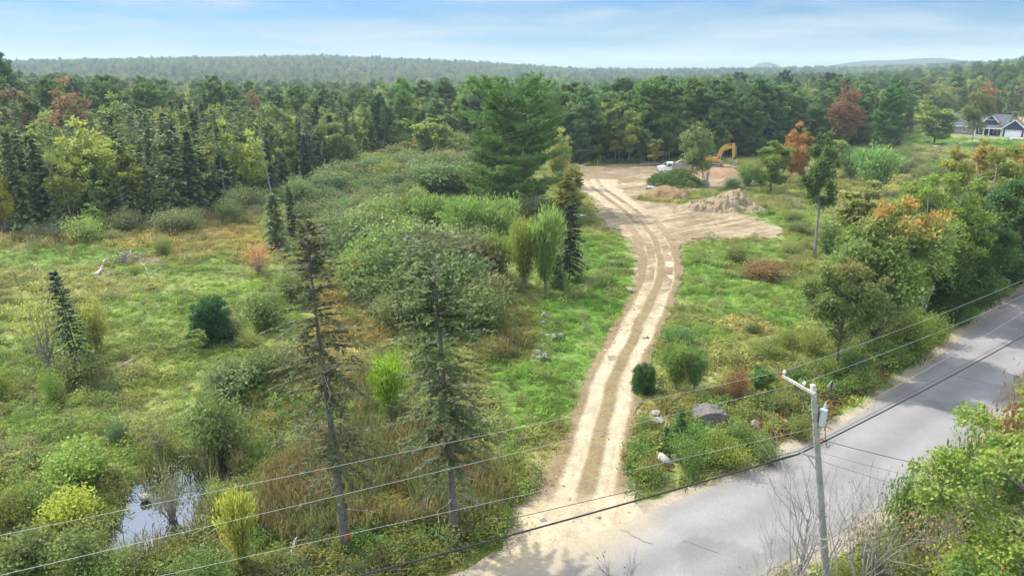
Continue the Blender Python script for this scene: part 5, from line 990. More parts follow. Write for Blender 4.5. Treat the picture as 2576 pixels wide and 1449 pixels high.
for i, (lab, px, py, tp, w, t) in enumerate([('green bush between front maple and road sign', 2150, 955, 890, 90, DKGREEN), ('bright green bush at the feet of the road maples', 2230, 925, 855, 110, (.12, .17, .05)), ('yellow green bush under the orange tipped maple by the verge', 2300, 895, 800, 100, (.16, .20, .05)), ('olive bush beside the roadside mailbox', 2345, 862, 790, 80, (.14, .17, .05)), ('dark bush behind the roadside mailbox', 2400, 815, 735, 90, (.06, .10, .035)), ('dark bush at the shaded bend', 2470, 770, 690, 90, (.05, .085, .03)), ('dark low bush farthest along the shaded bend', 2535, 715, 650, 80, (.05, .085, .03)), ('green bush hiding the foot of the front maple', 2080, 955, 895, 70, (.11, .14, .045)), ('pale green ferny bush right of the road sign', 2175, 990, 925, 80, (.13, .17, .055)), ('olive bush behind the foot of the orange tipped maple', 2250, 880, 770, 120, (.13, .15, .05))]): P('bush%d' % (i % 2), 'bush', lab, 'bush', px, py, tp, w, t, **SH)
for i, (lab, px, py, tp, w, t) in enumerate([('leafy green bush beside the ledge under the low wire', 1775, 1150, 1080, 105, (.10, .17, .05)), ('yellow green bush in front of the ledge by the road', 1830, 1180, 1110, 100, (.15, .18, .045)), ('green bush along the road edge right of the pale boulders', 1745, 1190, 1125, 80, (.11, .16, .05)), ('low green bush nearest the sandy apron corner', 1640, 1210, 1165, 80, (.13, .17, .055)), ('green bush left of the pole at the road edge', 1905, 1140, 1085, 80, (.10, .15, .045)), ('green bush at the road edge behind the leaning pole', 2010, 1100, 1045, 80, (.12, .15, .045))]): P('bush%d' % (i % 2), 'bush', lab, 'bush', px, py, tp, w, t, **SH)
for i, (lab, px, py, tp, w, t) in enumerate([('broad leafy green bush in the weeds right of the pale boulders', 1725, 1165, 1098, 90, (.11, .175, .055)), ('dense yellow green bush below the ledge close to the low wire', 1800, 1165, 1090, 95, (.15, .185, .05)), ('dark green bush between the ledge and the brown boulder', 1858, 1130, 1072, 80, (.09, .14, .045)), ('pale green bush at the road edge below the brown boulder', 1925, 1165, 1110, 85, (.13, .17, .06)), ('reddish brown weed bush beside the small pale boulder', 1630, 1190, 1150, 70, (.20, .11, .05)), ('low green bush on the bank left of the young ledge spruce', 1625, 1090, 1050, 66, (.13, .16, .06)), ('greenish bush in the brown ferns left of the pole top', 1960, 1040, 985, 70, (.13, .14, .05))]): P('bush%d' % (i % 3), 'bush', lab, 'bush', px, py, tp, w, t, **SH)
# by the house
P('broad0', 'broadleaf_tree', 'wide apple tree on the lawn left of the house', 'tree', 2350, 365, 258, 106, (.17, .22, .075), rz=1.); P('broad3', 'broadleaf_tree', 'tall forked tree in front of the house', 'tree', 2444, 362, 218, 82, (.15, .165, .07), rz=3.)
for lab, px, py, tp, w in [('left dark spruce on the lawn left of the house', 2272, 342, 305, 20), ('right dark spruce on the lawn left of the house', 2290, 338, 306, 20), ('dark round spruce at the wood edge left of the lawn', 2255, 375, 322, 40), ('pointed dark spruce behind the garage', 2548, 325, 285, 26), ('small dark spruce below the house driveway', 2232, 398, 372, 20), ('dark low spruce in the field below the house', 2270, 425, 400, 30)]: P('youngspruce', 'spruce_tree', lab, 'spruce tree', px, py, tp, w, (.035, .065, .038))
P('bush1', 'bush', 'green bush at the right wall of the garage', 'bush', 2565, 345, 318, 26, (.12, .19, .06), **SH); P('bush0', 'bush', 'greyish bush in the field left of the golden birch', 'bush', 2310, 420, 395, 60, (.13, .14, .08), **SH)
# near side of the road
MC = mixed((.30, .42, .055), (.25, .39, .055), (.36, .42, .06), (.19, .33, .05), (.25, .38, .06), (.30, .40, .07), (.32, .43, .06), (.17, .30, .05)); MRED = lambda X, d, rad, rng, idx: MC(X, d, rad, rng, idx) * np.array((.86, .84, 1.1)) * np.where((rng.random(len(X)) < .008)[:, None], np.array((1.9, .45, .6)), 1.0)
proto(broadleaf('nearmaple', 13, 4.6, 240, clumps=120, leaves=60000, leaf=.13, tf=.12, ragged=.22, colfun=MRED, spread=(.11, .2), hollow=.6, flat=.62, r0=.16, aspect=.8, bark=M_BARKG))
plant('nearmaple', 'maple_tree', 'bright yellow green maple filling the lower right corner', 'maple tree', (18.3, 18.2, 0), 14.6, 10.4, (1, 1, 1), rz=.9); plant('nearmaple', 'maple_tree', 'green maple crown behind the bright yellow green one at the frame edge', 'maple tree', (25.5, 23.5, 0), 11.5, 8.0, (.8, .85, .9), rz=3.9)
for i, (k, lab, px, py, tp, w, t) in enumerate([('bush0', 'brown leaved sumac beside the bright maple on the near verge', 2535, 1270, 940, 140, (.165, .10, .065)), ('twiggy0', 'dry brown shrub tangle under the bright maple', 2330, 1470, 1235, 190, (.23, .18, .12)), ('alder2', 'green ash sapling at the road edge left of the bright maple', 2405, 1340, 1090, 130, (.115, .165, .05)), ('alder3', 'dark green sapling at the near road edge right of the pole', 2268, 1400, 1195, 120, (.085, .135, .04)), ('twiggy1', 'pale bare shrub right of the pole', 2200, 1480, 1270, 170, (.17, .155, .09)), ('bush0', 'olive bush at the bottom edge right of the pole', 2290, 1500, 1400, 150, (.17, .19, .06)), ('bush1', 'yellowish bush under the near maple at the bottom edge', 2400, 1560, 1380, 170, (.22, .22, .06)), ('twiggy0', 'brown shrub on the near shoulder below the sumac', 2440, 1300, 1170, 120, (.21, .15, .09)), ('bush1', 'low green bush at the bottom edge between pole and pale bare shrub', 2130, 1490, 1420, 90, (.16, .17, .06)), ('bush0', 'low grassy bush at the bottom edge left of the pole', 1985, 1475, 1425, 80, (.19, .18, .07))]): P(k, 'bush', lab, 'bush', px, py, tp, w, t, **SH)
def bare(label, base, h, seed, r=.06, spread=.75, lean=(0, 0), n=4, red=0):
    rng = np.random.default_rng(seed); b = MB(); tips = []
    for k in range(n): branching(b, np.array((rng.normal(0, .08), rng.normal(0, .08), -.1)), unit(np.array((lean[0] + rng.normal(0, .16), lean[1] + rng.normal(0, .16), 1.0))), h * rng.uniform(.27, .36), r * rng.uniform(.75, 1.1), 4, rng, .42, spread, tips=tips, sides=6, forks=(2, 5))
    root = thing('bare_sapling', label, 'bare sapling', (*base, land_z(base)), 0, 'bare saplings by the pole'); mesh1(b, 'stems', mat('pale_twigs', .85, .1, base=(.42, .40, .37), noise=[(8, .7, 1.2, 3)]), root, True)
    if red:
        c = MB(); pts = np.array([t[0] for t in tips])[rng.choice(len(tips), red)]; m = len(pts); c.cards(pts, rvec(rng, m), rvec(rng, m), .16, .07, np.array((.30, .22, .05)) * shade(rng, m)); mesh1(c, 'leaves', M_LEAF, root)
    return root
def bare_at(label, px, py, top, seed, **k): g = spot(px, py); bare(label, (g[0], g[1]), (top_z(g, top) - g[2]), seed, **k)
bare_at('bare grey sapling left of the utility pole', 2004, 1520, 1090, 3, r=.085, lean=(-.09, 0), red=8, n=5); bare_at('bare grey sapling rising right in front of the utility pole', 2072, 1540, 1130, 5, r=.065, lean=(.0, .02), n=3); bare_at('bare pale sapling right of the pole with thin spreading twigs', 2165, 1510, 1180, 8, r=.06, lean=(.04, .05), n=4, red=5); bare_at('short bare twigs with few yellow leaves at the bottom edge', 1560, 1530, 1365, 11, r=.045, n=5, red=30); bare_at('small bare twigs just left of the pole at the bottom edge', 1905, 1540, 1290, 13, r=.05, n=3, red=4)
# ---------------------------------------------------------------- alder thicket, woods, ground cover
PLACED = []                                                          # things whose label is completed at the end
def scatter_pts(P, step, seed, jitter=.45):
    rng = np.random.default_rng(seed); lo, hi = P.min(0), P.max(0); X, Y = np.meshgrid(np.arange(lo[0], hi[0], step), np.arange(lo[1], hi[1], step)); X = X.ravel() + rng.uniform(-jitter, jitter, X.size) * step; Y = Y.ravel() + rng.uniform(-jitter, jitter, Y.size) * step
    k = inside(P, X, Y); return np.stack([X[k], Y[k]], 1)
def thicket(pts, step, seed, kinds, tints, hh, label, name, cat, group):
    rng = np.random.default_rng(seed)
    for p in scatter_pts(poly(pts), step, seed):
        if sdist(POND, p[:1], p[1:])[0] > -1 or any(abs(p[0] - q[0]) < 2.4 and -7.5 < p[1] - q[1] < 2 for q in WILLOWS) or drive_dist(p[:1], p[1:])[0] < 2.0 or sdist(CLEAR, p[:1], p[1:])[0] > -1.0: continue
        t = np.array(tints[rng.integers(len(tints))]) * rng.uniform(.75, 1.25); h = rng.uniform(*hh) * (.75 + .5 * float(fbm(p[:1] / 7, p[1:] / 7, 98, 2)[0]))
        o = plant(kinds[rng.integers(len(kinds))], name, label, cat, (*p, land_z(p)), h, h * rng.uniform(1.15, 1.6), t, group, stem='stems')
        hue = 'brownish' if t[0] > t[1] * .97 else ('pale' if t[1] > .165 else ('dark' if t[1] < .125 else 'grey green')); size = 'tall' if h > hh[0] * .3 + hh[1] * .7 * .95 else ('low' if h < hh[0] * .7 + hh[1] * .3 * .9 else '')
        PLACED.append((o, f'{size} {hue} {cat}'.strip(), (p[0], p[1], h * .5)))
TH = [(.125, .155, .075), (.105, .14, .065), (.15, .165, .09), (.115, .16, .06), (.165, .18, .065), (.095, .12, .065), (.135, .13, .08), (.10, .15, .075)]
thicket([(890, 700), (900, 620), (950, 570), (1040, 580), (1150, 620), (1205, 640), (1215, 720), (1270, 760), (1230, 830), (1040, 840), (960, 800)], 3.0, 11, ['alder0', 'alder1', 'alder2', 'alder3', 'alder4', 'bush2', 'willow0'], TH, (3.2, 5.8), 'rounded grey green alder in the near part of the thicket below the willows', 'alder_bush', 'alder', 'alders in the near thicket')
thicket([(760, 560), (830, 520), (930, 490), (1010, 500), (1080, 520), (1000, 570), (930, 600), (880, 640), (800, 640)], 3.5, 12, ['alder0', 'alder1', 'alder2', 'alder3', 'twiggy0', 'alder4', 'bush2'], TH + [(.13, .115, .07)], (3.0, 4.4), 'grey green alder in the left part of the thicket beside the thin spruces', 'alder_bush', 'alder', 'alders in the left thicket')
thicket([(700, 530), (760, 500), (860, 470), (930, 440), (1010, 415), (1120, 410), (1195, 440), (1200, 500), (1100, 490), (1000, 495), (900, 490), (800, 525)], 4.0, 13, ['alder0', 'alder1', 'alder2', 'alder4', 'willow1', 'bush2'], TH, (3.6, 5.4), 'pale green alder at the back of the thicket near the dark wood', 'alder_bush', 'alder', 'alders at the back of the thicket')
thicket([(900, 405), (960, 375), (1060, 372), (1180, 380), (1190, 410), (1000, 408)], 5.5, 14, ['alder0', 'alder2', 'willow1'], TH, (4.5, 7), 'tall pale shrub before the wood behind the three spruce spires', 'tall_shrub', 'shrub', 'tall shrubs before the wood')
thicket([(-20, 606), (200, 600), (430, 572), (640, 520), (700, 540), (660, 560), (440, 600), (200, 618), (-20, 625)], 4.2, 15, ['alder0', 'bush0', 'twiggy1', 'bush1'], [(.11, .14, .06), (.10, .12, .06), (.14, .18, .06), (.12, .13, .08)], (2.0, 4.2), 'low shrub at the wood edge along the back of the marsh meadow', 'edge_shrub', 'shrub', 'shrubs at the marsh wood edge')
thicket([(2120, 420), (2200, 395), (2300, 402), (2400, 420), (2420, 470), (2300, 480), (2250, 440), (2130, 450)], 5.0, 16, ['bush0', 'bush1', 'alder0'], [(.12, .15, .06), (.13, .14, .08), (.10, .14, .05)], (1.2, 3.2), 'low shrub in the rough field below the house', 'field_shrub', 'shrub', 'shrubs in the field below the house')
thicket([(2150, 700), (2250, 620), (2330, 560), (2480, 560), (2560, 600), (2560, 660), (2480, 680), (2400, 740), (2280, 820)], 3.2, 17, ['denseoak', 'birch', 'alder0', 'broad1', 'bush0'], [(.07, .11, .035), (.13, .15, .045), (.10, .14, .04), (.06, .09, .03)], (3.5, 6), 'green young tree crowded under the birches left of the road', 'young_tree', 'young tree', 'young trees under the birches')

# near part of the woods: every tree a thing; deeper in, one mass
FOREST_RNG = np.random.default_rng(77)
def forest_points(r0_off, r1, step_fun, seed, az_lo=-46, az_hi=46):
    rng = np.random.default_rng(seed); out = []; off = r0_off
    r = None; k = 0.0
    # walk outwards in rings that follow the wood's edge
    d = r0_off
    while True:
        azs = np.radians(az_lo); ring = []
        az = math.radians(az_lo)
        mx = 0
        while az < math.radians(az_hi):
            e = np.interp(az, EDGE_AZ, EDGE_R); rr = e + d + rng.uniform(-.5, .5) * step_fun(e + d); st = step_fun(e + d)
            if rr < r1: ring.append((rr * math.sin(az), rr * math.cos(az), rr - e)); mx = 1
            az += st * rng.uniform(.7, 1.3) / (e + d)
        out += ring
        if not mx: break
        d += step_fun(130 + d) * .9
    return np.array(out)
FP = forest_points(1.5, 420, lambda r: 3.9 if r < 140 else (4.4 if r < 200 else (5.2 if r < 280 else 6.6)), 5)
PXF = FP[:, 0] / (FP[:, 1] * cP + CAM_H * sP) * FPX + 1288      # where along the edge a tree stands
ZONES = [  # upper limit along the edge, name used in labels, mixture
    (520, 'the wood behind the marsh meadow', [('spruce', .36), ('larch', .22), ('broad', .17), ('slim', .13), ('slimspruce', .10), ('snag', .02)]),
    (930, 'the wood behind the thin meadow spruces', [('spruce', .36), ('larch', .24), ('slimspruce', .14), ('broad', .13), ('slim', .10), ('snag', .03)]),
    (1330, 'the dark wood left of the big pine', [('spruce', .36), ('slimspruce', .2), ('pine', .16), ('larch', .14), ('broad', .14)]),
    (1960, 'the wood behind the dirt clearing', [('pine', .38), ('broad', .27), ('spruce', .14), ('slim', .14), ('larch', .07)]),
    (2270, 'the wood behind the round green maple', [('pine', .28), ('spruce', .20), ('larch', .16), ('broad', .24), ('slim', .10), ('snag', .02)]),
    (9999, 'the wood behind the house', [('broad', .34), ('spruce', .18), ('larch', .18), ('pine', .2), ('slim', .1)])]
KIND = {'spruce': (['spruce0', 'spruce1', 'spruce2'], 'spruce_tree', 'spruce tree', (11, 16), 4.4), 'slimspruce': (['slimspruce0', 'slimspruce1'], 'spruce_tree', 'spruce tree', (8, 14), 2.8), 'larch': (['larch0', 'larch1'], 'larch_tree', 'larch tree', (12, 17), 4.6), 'pine': (['pine0', 'pine1', 'pine2'], 'pine_tree', 'pine tree', (14, 20), 8.4), 'broad': (['broad0', 'broad1', 'broad2', 'broad3'], 'broadleaf_tree', 'tree', (10, 15.5), 7.4), 'slim': (['slimbroad0', 'slimbroad1'], 'broadleaf_tree', 'tree', (9, 14), 4.4), 'snag': (['snag0', 'snag1'], 'dead_tree', 'dead tree', (9, 13), 3)}
HUES = {'spruce': [('dark green', (.060, .092, .048), 5), ('grey green', (.105, .13, .078), 6), ('blackish green', (.036, .062, .036), 1.2)], 'slimspruce': [('narrow blackish', (.032, .058, .036), 3), ('narrow dark green', (.046, .08, .045), 2)], 'larch': [('thin olive', (.115, .14, .07), 4), ('thin grey green', (.10, .13, .078), 5), ('thin brownish', (.135, .125, .075), 1)],
        'pine': [('blue green', (.075, .118, .066), 4), ('dark green', (.056, .098, .046), 2), ('fresh green', (.098, .155, .06), 3)], 'broad': [('olive green', (.118, .152, .065), 5), ('green', (.12, .165, .06), 3), ('yellow green', (.20, .225, .068), 4.5), ('brownish', (.145, .13, .08), .6), ('rusty red', (.21, .12, .08), .22)], 'slim': [('yellow green', (.18, .20, .055), 3), ('pale green', (.12, .155, .06), 3), ('yellow', (.25, .22, .045), 1)], 'snag': [('bare grey', (1, 1, 1), 1)]}
NOUN = {'spruce': 'spruce', 'slimspruce': 'spruce spire', 'larch': 'larch', 'pine': 'pine', 'broad': 'broadleaf tree', 'slim': 'slender tree', 'snag': 'dead trunk'}
CNT = {}
def wood_tree(x, y, dep, px, rng, single):
    zn, mix = next((z[1], z[2]) for z in ZONES if px < z[0]); q = rng.random() * sum(m[1] for m in mix)
    for k, w in mix:
        q -= w
        if q <= 0: break
    if dep < 4 and k == 'pine' and px < 1330: k = 'spruce'
    ks, name, cat, hr, w0 = KIND[k]; hs = HUES[k]; pr = np.array([h[2] for h in hs]); hue, tint, _ = hs[rng.choice(len(hs), p=pr / pr.sum())]
    if k in ('broad', 'slim') and dep > 45 and px < 1330 and rng.random() < .5: tint = (.112, .142, .068); hue = 'olive green' if k == 'broad' else 'pale green'
    h = rng.uniform(*hr) * (1.0 if dep > 5 else rng.uniform(.7, 1)); w = w0 * rng.uniform(.8, 1.2) * h / np.mean(hr)
    size = 'tall' if h > hr[0] + .66 * (hr[1] - hr[0]) else ('low' if h < hr[0] + .33 * (hr[1] - hr[0]) else '')
    o = plant(ks[rng.integers(len(ks))], name, 'x', cat, (x, y, land_z((x, y))), h, w, np.array(tint) * np.array((1.16, 1.15, 1.1)) * rng.uniform(.85, 1.15), f'{NOUN[k]}s ' + ('at the front of ' if dep < 11 else 'deep inside ') + zn)
    PLACED.append((o, f'{size} {hue} {NOUN[k]}'.strip(), (x, y, o.location[2] + h * .6)))
    CNT[name] = CNT.get(name, 0) + 1
order = np.argsort(np.hypot(FP[:, 0], FP[:, 1]) * .35 + FP[:, 2]); N_IND = 700
HB = G(2480, 342)
def keepout(x, y): return ((np.hypot(x - HB[0], y - HB[1]) < 20) | (np.abs(x - MD[0]) + np.abs(y - MD[1]) < 9))
for j in order[:N_IND]:
    if not keepout(FP[j, 0], FP[j, 1]): wood_tree(*FP[j], PXF[j], FOREST_RNG, False)

# landmark trees of the skyline, deeper in the woods
for lab, k, px, dist, h, w, t in [('tall dark pine highest on the left skyline', 'pine0', 40, 262, 25, 10, PIN), ('tall dark pine beside the highest one on the left skyline', 'pine1', 75, 268, 24, 9, PIN), ('dark pine at the left frame edge of the skyline', 'pine2', 8, 258, 24, 10, PIN), ('lone dark pine standing above the wood before the broad hill', 'pine1', 573, 330, 22, 9, (.03, .06, .035)),
        ('dark pine above the treetops behind the big pine', 'pine2', 1262, 360, 21, 12, (.03, .06, .035)), ('wide dark pine on the skyline right of the big pine', 'pine0', 1335, 300, 21, 12, (.035, .065, .035)), ('dark pine on the skyline left of the far blue hill', 'pine1', 1935, 400, 22, 11, (.035, .065, .04)), ('wide dark pine under the far blue hill', 'pine2', 2045, 380, 21, 16, (.03, .058, .035)), ('wide dark pine on the skyline above the clearing wood', 'pine0', 1825, 420, 22, 12, (.035, .065, .04)),
        ('rusty red maple above the left part of the marsh wood', 'broad2', 205, 168, 20, 11, (.20, .12, .085)), ('brownish red maple at the left end of the marsh wood', 'broad1', 95, 185, 19, 10, (.15, .115, .07)), ('bright red topped maple in the wood above the excavator', 'broad0', 1905, 222, 19, 8, (.40, .09, .05)), ('dull red maple right of the excavator wood', 'broad3', 2092, 225, 19, 11, (.17, .095, .07)), ('salmon red maple tops behind the big pine', 'broad1', 1195, 290, 15, 14, (.30, .12, .08)), ('yellow topped maple in the middle of the marsh wood', 'broad3', 445, 165, 15, 8, (.21, .20, .05)), ('yellow green ash in the middle of the marsh wood', 'broad0', 580, 160, 15, 9, (.19, .20, .06)), ('fresh green pine in the wood left of the house lawn', 'pine1', 2198, 240, 18, 8, (.06, .125, .045)), ('red maple high on the slope behind the house', 'broad2', 2415, 420, 15, 10, (.32, .07, .05)), ('pink red maple on the slope left of the red one', 'broad1', 2340, 430, 14, 9, (.30, .09, .06))]:
    az = math.atan((px - 1288) / FPX / .955 * .97); x, y = dist * math.sin(az), dist * math.cos(az); plant(k, 'pine_tree' if 'pine' in k else 'maple_tree', lab, 'pine tree' if 'pine' in k else 'maple tree', (x, y, land_z((x, y))), h, w, t)
for lab, k, px, py, tp, w, t in [('dead grey leaning trunk at the front left of the marsh wood', 'snag0', 168, 578, 400, 40, (1, 1, 1)), ('dead grey trunk right behind the leaning one in the marsh wood', 'snag1', 190, 580, 470, 36, (1, 1, 1)), ('pale broken trunk at the middle of the marsh wood edge', 'snag0', 322, 570, 470, 30, (1, 1, 1)), ('bare dead larch with spreading grey twigs before the wood behind the thicket', 'snag1', 690, 520, 330, 60, (1, 1, 1))]: P(k, 'dead_tree', lab, 'dead tree', px, py, tp, w, t, tilt=.08, tilt_az=math.pi)
for lab, px, py, tp, w, t in [('yellow birch at the left frame edge of the marsh wood', 18, 590, 335, 52, (.24, .25, .05)), ('lower yellow bush tree at the left frame edge of the marsh wood', 30, 592, 440, 40, (.26, .24, .04)), ('bright green round bush before the marsh wood', 240, 588, 515, 62, (.13, .19, .055)), ('bright green pine bush at the right end of the marsh wood', 600, 520, 460, 56, (.09, .16, .05)), ('small yellow leaved sapling at the right end of the marsh wood', 632, 470, 425, 26, (.36, .28, .03))]: P('broad2' if 'bush' in lab else 'slimbroad1', 'broadleaf_tree', lab, 'tree', px, py, tp, w, t)

def far_material(name, ramp):
    m = bpy.data.materials.new(name); m.use_nodes = True; nt = m.node_tree; N = nt.nodes.new; L = nt.links.new; b = nt.nodes['Principled BSDF']; b.inputs['Roughness'].default_value = .7; b.inputs['Specular IOR Level'].default_value = .2
    oi = N('ShaderNodeObjectInfo'); cr = N('ShaderNodeValToRGB'); cr.color_ramp.interpolation = 'LINEAR'; e = cr.color_ramp.elements
    while len(e) < len(ramp): e.new(.5)
    for q, (p, c) in zip(e, ramp): q.position = p; q.color = (*c, 1)
    [setattr(q, 'color', tuple(v * w for v, w in zip(q.color, (WARM[0] * 1.15, WARM[1] * 1.15, WARM[2] * 1.1, 1)))) for q in e]; L(oi.outputs['Random'], cr.inputs[0]); a = N('ShaderNodeAttribute'); a.attribute_name = 'col'; x = N('ShaderNodeMix'); x.data_type = 'RGBA'; x.blend_type = 'MULTIPLY'; x.inputs[0].default_value = 1; L(cr.outputs[0], x.inputs[6]); L(a.outputs['Color'], x.inputs[7]); L(x.outputs[2], b.inputs['Base Color'])
    t = N('ShaderNodeBsdfTranslucent'); L(x.outputs[2], t.inputs['Color']); ms = N('ShaderNodeMixShader'); ms.inputs[0].default_value = .25; L(b.outputs[0], ms.inputs[1]); L(t.outputs[0], ms.inputs[2]); L(ms.outputs[0], nt.nodes['Material Output'].inputs['Surface']); return m
MF = {'n': far_material('massed_spruce', [(0, (.05, .078, .046)), (.6, (.082, .11, .06)), (1, (.115, .138, .08))]), 'l': far_material('massed_larch', [(0, (.11, .135, .075)), (1, (.14, .14, .08))]), 'p': far_material('massed_pine', [(0, (.06, .095, .052)), (1, (.098, .142, .07))]),
      'b': far_material('massed_broadleaf', [(0, (.11, .15, .06)), (.45, (.13, .165, .07)), (.72, (.20, .225, .07)), (.95, (.15, .14, .085)), (1, (.22, .12, .08))])}
def make_variants(cname, items):
    c = bpy.data.collections.new(cname)
    for i, (me, ms) in enumerate(items):
        me2 = me.copy(); [me2.materials.__setitem__(q, m) for q, m in enumerate(ms)]; o = bpy.data.objects.new(f'{cname}_{i:02d}', me2); c.objects.link(o)
    return c
def joined(p):                                                       # trunk and crown in one mesh for massed trees
    m = MB()
    for k, b in enumerate(p.mbs):
        m.add(np.vstack(b.v), np.vstack(b.f4) if b.f4 else None, np.vstack(b.f3) if b.f3 else None, np.vstack(b.c), k)
    return m.mesh(p.name + '_massed', [M_BARK, M_BARK])
def scatter(name, label, cat, X, rz, sc, idx, tint, coll, kind='stuff'):
    me = bpy.data.meshes.new(name); me.vertices.add(len(X)); me.vertices.foreach_set('co', np.asarray(X, np.float32).ravel())
    a = me.attributes.new('rz', 'FLOAT_VECTOR', 'POINT'); r = np.zeros((len(X), 3), np.float32); r[:, 2] = rz; a.data.foreach_set('vector', r.ravel())
    a = me.attributes.new('sc', 'FLOAT_VECTOR', 'POINT'); a.data.foreach_set('vector', np.asarray(sc, np.float32).ravel()); a = me.attributes.new('pi', 'INT', 'POINT'); a.data.foreach_set('value', np.asarray(idx, np.int32))
    if tint is not None: a = me.attributes.new('tint', 'FLOAT_COLOR', 'POINT'); c = np.ones((len(X), 4), np.float32); c[:, :3] = tint; a.data.foreach_set('color', c.ravel())
    o = obj(name, me); o['kind'] = kind; o['label'] = label; o['category'] = cat
    ng = bpy.data.node_groups.new(name + '_scatter', 'GeometryNodeTree'); ng.interface.new_socket('Geometry', in_out='INPUT', socket_type='NodeSocketGeometry'); ng.interface.new_socket('Geometry', in_out='OUTPUT', socket_type='NodeSocketGeometry'); N = ng.nodes.new; L = ng.links.new
    gi, go, ip, ci = N('NodeGroupInput'), N('NodeGroupOutput'), N('GeometryNodeInstanceOnPoints'), N('GeometryNodeCollectionInfo'); ci.inputs['Collection'].default_value = coll; ci.inputs['Separate Children'].default_value = True; ci.inputs['Reset Children'].default_value = True
    def na(n, t): q = N('GeometryNodeInputNamedAttribute'); q.data_type = t; q.inputs['Name'].default_value = n; return q.outputs['Attribute']
    L(gi.outputs[0], ip.inputs['Points']); L(ci.outputs[0], ip.inputs['Instance']); ip.inputs['Pick Instance'].default_value = True; L(na('pi', 'INT'), ip.inputs['Instance Index']); L(na('rz', 'FLOAT_VECTOR'), ip.inputs['Rotation']); L(na('sc', 'FLOAT_VECTOR'), ip.inputs['Scale']); L(ip.outputs[0], go.inputs[0])
    o.modifiers.new('scatter', 'NODES').node_group = ng; return o
VN = [('spruce0', 'n'), ('spruce1', 'n'), ('spruce2', 'n'), ('slimspruce0', 'n'), ('larch0', 'l'), ('larch1', 'l'), ('pine0', 'p'), ('pine1', 'p'), ('pine2', 'p'), ('broad0', 'b'), ('broad1', 'b'), ('broad2', 'b'), ('broad3', 'b')]
VC = make_variants('massed_tree', [(joined(PR[n]), [M_BARK, MF[m]]) for n, m in VN])
def deep_woods():
    rng = np.random.default_rng(31); X = [FP[order[N_IND:]][:, :2]]
    r = 420.0
    while r < 2350:
        st = np.interp(r, [420, 700, 1200, 2350], [6.6, 7.5, 9.5, 13]); az = np.arange(math.radians(-47), math.radians(47), st / r); az = az + rng.uniform(-.4, .4, len(az)) * st / r; rr = r + rng.uniform(-.5, .5, len(az)) * st; X.append(np.stack([rr * np.sin(az), rr * np.cos(az)], 1)); r += st * (.95 if r < 800 else 1.2)
    X = np.vstack(X); x, y = X[:, 0], X[:, 1]
    far_field = (np.hypot((x - HB[0] - 40) / 70, (y - HB[1] - 38) / 26) < 1)
    k = ~keepout(x, y) & ~far_field; X = X[k]; x, y = X[:, 0], X[:, 1]; n = len(X); z = land(x, y)[0]; px = x / (y * cP + CAM_H * sP) * FPX + 1288; r = np.hypot(x, y)
    patch = fbm(x / 55, y / 55, 81, 3); pc = sstep(.42, .62, patch + .16 * (px < 900) * (r < 420) - .05 * (px > 1900)); hill = sstep(700, 1100, r) * (px < 1500)
    u = rng.random(n); con = u < (.24 + .40 * pc - .18 * hill)
    pinez = rng.random(n) < np.where(px > 1300, .5, .25)
    idx = np.where(con, np.where(pinez, rng.integers(6, 9, n), rng.integers(0, 4, n)), np.where(rng.random(n) < .3, rng.integers(4, 6, n), rng.integers(9, 13, n)))
    s = rng.uniform(.62, 1.2, n); s = np.where(np.isin(idx, (6, 7, 8)), s * .80, s) * np.interp(r, [700, 1500], [1., .78])
    scatter('deep_woods', 'mixed woods running back over the hills to the skyline', 'woods', np.stack([x, y, z - .3], 1), rng.uniform(0, 6.28, n), np.stack([s * rng.uniform(.9, 1.25, n), s * rng.uniform(.9, 1.25, n), s], 1), idx, None, VC)
deep_woods()
def far_hills():
    m = mat('wooded_hill', .95, .05, noise=[(.012, .8, 1.2, 6), (.09, .55, 1.4, 5)], bump=(.12, 1.0, 14))
    for nm, az0, az1, dist, hfun in (('hills', 16, 42, 3200, lambda a: 50 * np.exp(-((a - 29) / 6.5) ** 2) + 30 + 3 * np.sin(a * 1.3)), ('hills', 15, 25, 3500, lambda a: 66 * np.exp(-((a - 19.3) / 1.6) ** 2) + 8)):
        a = np.arange(az0, az1, .05); t = np.linspace(0, 1, 14); A, T = np.meshgrid(a, t, indexing='ij'); R = dist - 500 + 900 * T; z = hfun(A) * np.sin(np.clip(T * 2.0, 0, math.pi / 2 + .5)) * np.minimum(1, np.minimum((A - az0) / 2.0, (az1 - A) / .5)) + 5 * (fbm(A * 40, T * 40, 83, 3) - .5); x = R * np.sin(np.radians(A)); y = R * np.cos(np.radians(A)); n, mm = A.shape
        I = np.arange(n - 1)[:, None]; J = np.arange(mm - 1)[None]; Q = np.stack([I * mm + J, (I + 1) * mm + J, (I + 1) * mm + J + 1, I * mm + J + 1], -1).reshape(-1, 4); b = MB(); b.add(np.stack([x.ravel(), y.ravel(), z.ravel()], 1), Q, None, (.06, .085, .045)); structure(nm, b.mesh('far_hill', m, True))
far_hills()

